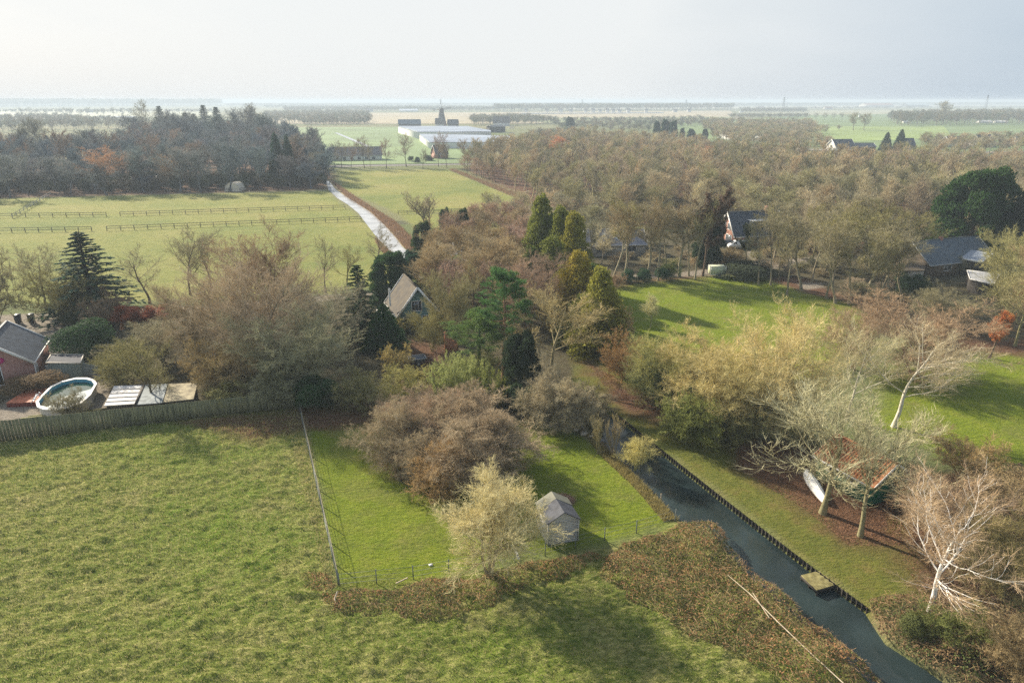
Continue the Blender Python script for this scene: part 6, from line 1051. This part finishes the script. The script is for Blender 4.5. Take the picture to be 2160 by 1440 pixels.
p = P(1812, 247); wm = tag(empty('polder_mill', (p.x, p.y, 0), 0), 'tiny white polder mill on the right fields', 'windmill'); m_ = MB(); m_.tube([(0, 0, 0), (0, 0, 4)], [2.2, 1.2], 8); m_.build('body', WHITE, wm); m_ = MB(); m_.bar((-2.5, -1.6, 7.5), (2.5, -1.6, 4.0), .5, .5); m_.bar((-2, -1.6, 4.0), (2, -1.6, 7.2), .2, .2); m_.build('sails', DARKWOOD, wm)
# road trees in a row
wn_ = ['first', 'second', 'third', 'fourth', 'fifth', 'sixth', 'seventh', 'eighth', 'ninth', 'tenth']
for i, (u, vt, w) in enumerate([(706, 300, 22), (721, 295, 28), (741, 300, 24), (769, 284, 36), (781, 300, 20), (815, 290, 30), (857, 280, 40), (892, 312, 22), (925, 276, 36), (943, 300, 34)]): T('round', 'road_tree', wn_[i] + ' tree from the left in the row along the far road', 'tree', u, 355 if i % 2 else 352, vt, w, [(.22, .18, .15), (.20, .17, .13), (.24, .18, .16)][i % 3], DKBROWN, group='trees along the far road')
for i, (u, vb) in enumerate([(985, 366), (1005, 372), (1016, 375), (1032, 380), (1045, 385)]): T('round', 'pollard_tree', ['farthest', 'second farthest', 'middle', 'second nearest', 'nearest'][i] + ' pollard tree along the right side of the yellow field', 'tree', u, vb, vb - 42, 36, (.28, .19, .15), DKBROWN, group='pollards by the yellow field')
for i, (u, vb, w) in enumerate([(868, 338, 12), (880, 340, 14), (905, 336, 20), (1007, 340, 16)]): T('bush', 'round_bush', ['left', 'middle', 'right', 'far right'][i] + ' of the clipped dark bushes in the far roadside garden', 'bush', u, vb + 4, vb - 9, w, (.03, .05, .03), group='clipped bushes in the roadside garden')
rng = np.random.RandomState(91)
gl = 'row of small trees along the left canal'
for i in range(14): u = 48 + i * 17.5 + rng.uniform(-4, 4); T('round', 'row_tree', 'small hazy tree in the row along the far left waterway', 'tree', u, 247, 227 + rng.uniform(-2, 3), 13, (.13, .13, .11), group=gl)
for i in range(13): u = 1548 + i * 19 + rng.uniform(-3, 3); T('round', 'row_tree', 'small tree in the row along the far right dyke', 'tree', u, 253, 238 + rng.uniform(-1.5, 2), 13, (.17, .16, .12), group='row of trees along the right dyke')
for i, (u, vb, vt, w) in enumerate([(1800, 276, 236, 26), (1822, 276, 238, 24), (1990, 262, 212, 30), (1740, 276, 262, 16), (1770, 276, 264, 14)]): T('wood', 'field_tree', ['left of the two tall pale poplars on the right fields', 'right of the two tall pale poplars on the right fields', 'tall tree rising above the upper right wood', 'small field tree left of the poplars', 'small field tree nearer the poplars'][i], 'tree', u, vb, vt, w, (.25, .22, .17))
# pylons
def pylon(label, u, vb, vt, arms=3):
    p = P(u, vb); H = height(u, vb, vt); r = tag(empty('pylon', (p.x, p.y, 0)), label, 'pylon', 'power pylons on the horizon'); m_ = MB(); w = H * .085; t_ = max(.5, p.y * .00028)
    for sx in (-1, 1):
        for sy in (-1, 1): m_.bar((sx * w, sy * w, 0), (sx * w * .12, sy * w * .12, H), t_, t_)
    for k in range(6): z0, z1 = H * k / 6, H * (k + 1) / 6; a, b = w * (1 - .88 * k / 6), w * (1 - .88 * (k + 1) / 6); m_.bar((-a, -a, z0), (b, -b, z1), t_ * .6, t_ * .6); m_.bar((a, -a, z0), (-b, -b, z1), t_ * .6, t_ * .6)
    m_.build('lattice_mast', mat('pylon_steel', (.15, .16, .18)), r); m_ = MB(); [m_.bar((-H * .2 * s_, 0, H * z_), (H * .2 * s_, 0, H * z_), t_, t_) for z_, s_ in ((.68, 1), (.82, .8), (.94, .5))[:arms]]; m_.build('crossarm', mat('pylon_steel', (.15, .16, .18)), r)
pylon('power pylon standing above the small copse at right of centre', 1651, 236, 205); pylon('faint power pylon behind the blue far wood', 1446, 232, 210); pylon('power pylon behind the upper right wood', 2078, 232, 201); pylon('very faint power pylon near the centre horizon', 1228, 230, 210)
# silo, village gables, farms
for i, u in enumerate((2152, 2160, 2168)): p = P(u, 256); r = tag(empty('silo', (p.x, p.y, 0)), ['left', 'middle', 'right'][i] + ' of the white silos at the right edge', 'silo', 'white silos'); MB().tube([(0, 0, 0), (0, 0, 11), (0, 0, 12.2), (0, 0, 12.5)], [2.6, 2.6, 1.4, .1], 14).build('tank', WHITE, r, True); MB().bar((2.0, -2.2, 0), (2.0, -2.2, 11.5), .4, .4).build('ladder', GREYWALL, r)
def box_barn(kind, label, u, v, wpx, h, wm_, rm_, cat, group=None): return house(kind, label, cat, P(u, v), P(u + wpx, v), wpx / ppm(u, v) * .6, h * .5, h, wm_, rm_, None, side=1, over=.3, group=group)
rng = np.random.RandomState(7)
for i, u in enumerate([1106, 1150, 1178, 1200, 1232, 1247, 1262, 1278, 1290, 1302, 1322, 1360, 1420, 1450]): box_barn('village_house', 'small white gabled house in the far village row', u, 237, rng.uniform(6, 9), rng.uniform(8, 11), WHITE, BROWNROOF, 'house', 'houses of the far village')
box_barn('far_farm', 'long red-roofed farm on the right horizon', 1828, 226, 58, 18, GREYWALL, REDROOF, 'farm'); box_barn('far_farm', 'long grey barn on the right horizon', 1915, 225.5, 44, 18, DARKWOOD, mat('pale_blue_roof', (.3, .36, .4)), 'barn'); box_barn('far_farm', 'white greenhouse row left of the windmill on the horizon', 842, 236, 38, 8, WHITE, GHR, 'greenhouse')
for i, (u, w) in enumerate(((1906, 12), (2068, 26), (2102, 24), (1560, 8))): box_barn('caravan' if i in (1, 2) else 'white_shed', ['white shed beside the upper right wood', 'long white caravan at the upper right, left one of two', 'long white caravan at the upper right, right one of two', 'white hut at the end of the village'][i], u, 260 if i != 3 else 238, w, 4, WHITE, WHITE, 'caravan' if i in (1, 2) else 'shed')

fl = ['farm with red roof left of the far pylons', 'grey barn on the centre horizon', 'white farmhouse beyond the windmill field', 'dark barn near the left horizon', 'pale shed beyond the tan field', 'small red-roofed farm on the right polder', 'white barn by the right dyke', 'grey farm beyond the blue wood']
for i, (u, v, w, h, rm) in enumerate([(1740, 231, 16, 10, REDROOF), (1010, 229, 18, 9, SLATE), (770, 236, 16, 9, BROWNROOF), (180, 238, 14, 8, SLATE), (700, 238, 20, 6, WHITE), (1600, 229, 12, 9, REDROOF), (1930, 244, 10, 6, WHITE), (1350, 226, 16, 10, SLATE)]): box_barn('far_farm', fl[i], u, v, w, h, WHITE if i in (2, 4, 6) else GREYWALL, rm, 'farm')
# ------------------------------------------------------------------ the hazy air
hz = MB(); hz.hexa([(-24500, -3500, -3.0), (24500, -3500, -3.0), (24500, 24500, -3.0), (-24500, 24500, -3.0), (-24500, -3500, 37.0), (24500, -3500, 37.0), (24500, 24500, 37.0), (-24500, 24500, 37.0)])
hm_ = bpy.data.materials.new('haze'); hm_.use_nodes = True; hn = hm_.node_tree.nodes; hn.remove(hn['Principled BSDF'])
vol = hn.new('ShaderNodeVolumePrincipled'); vol.inputs['Color'].default_value = (.72, .86, 1.0, 1); vol.inputs['Density'].default_value = .00036; vol.inputs['Anisotropy'].default_value = .08
hm_.node_tree.links.new(vol.outputs[0], hn['Material Output'].inputs['Volume'])
tag(hz.build('haze', hm_), 'thin bluish winter haze filling the air over the fields', 'haze', kind='stuff')
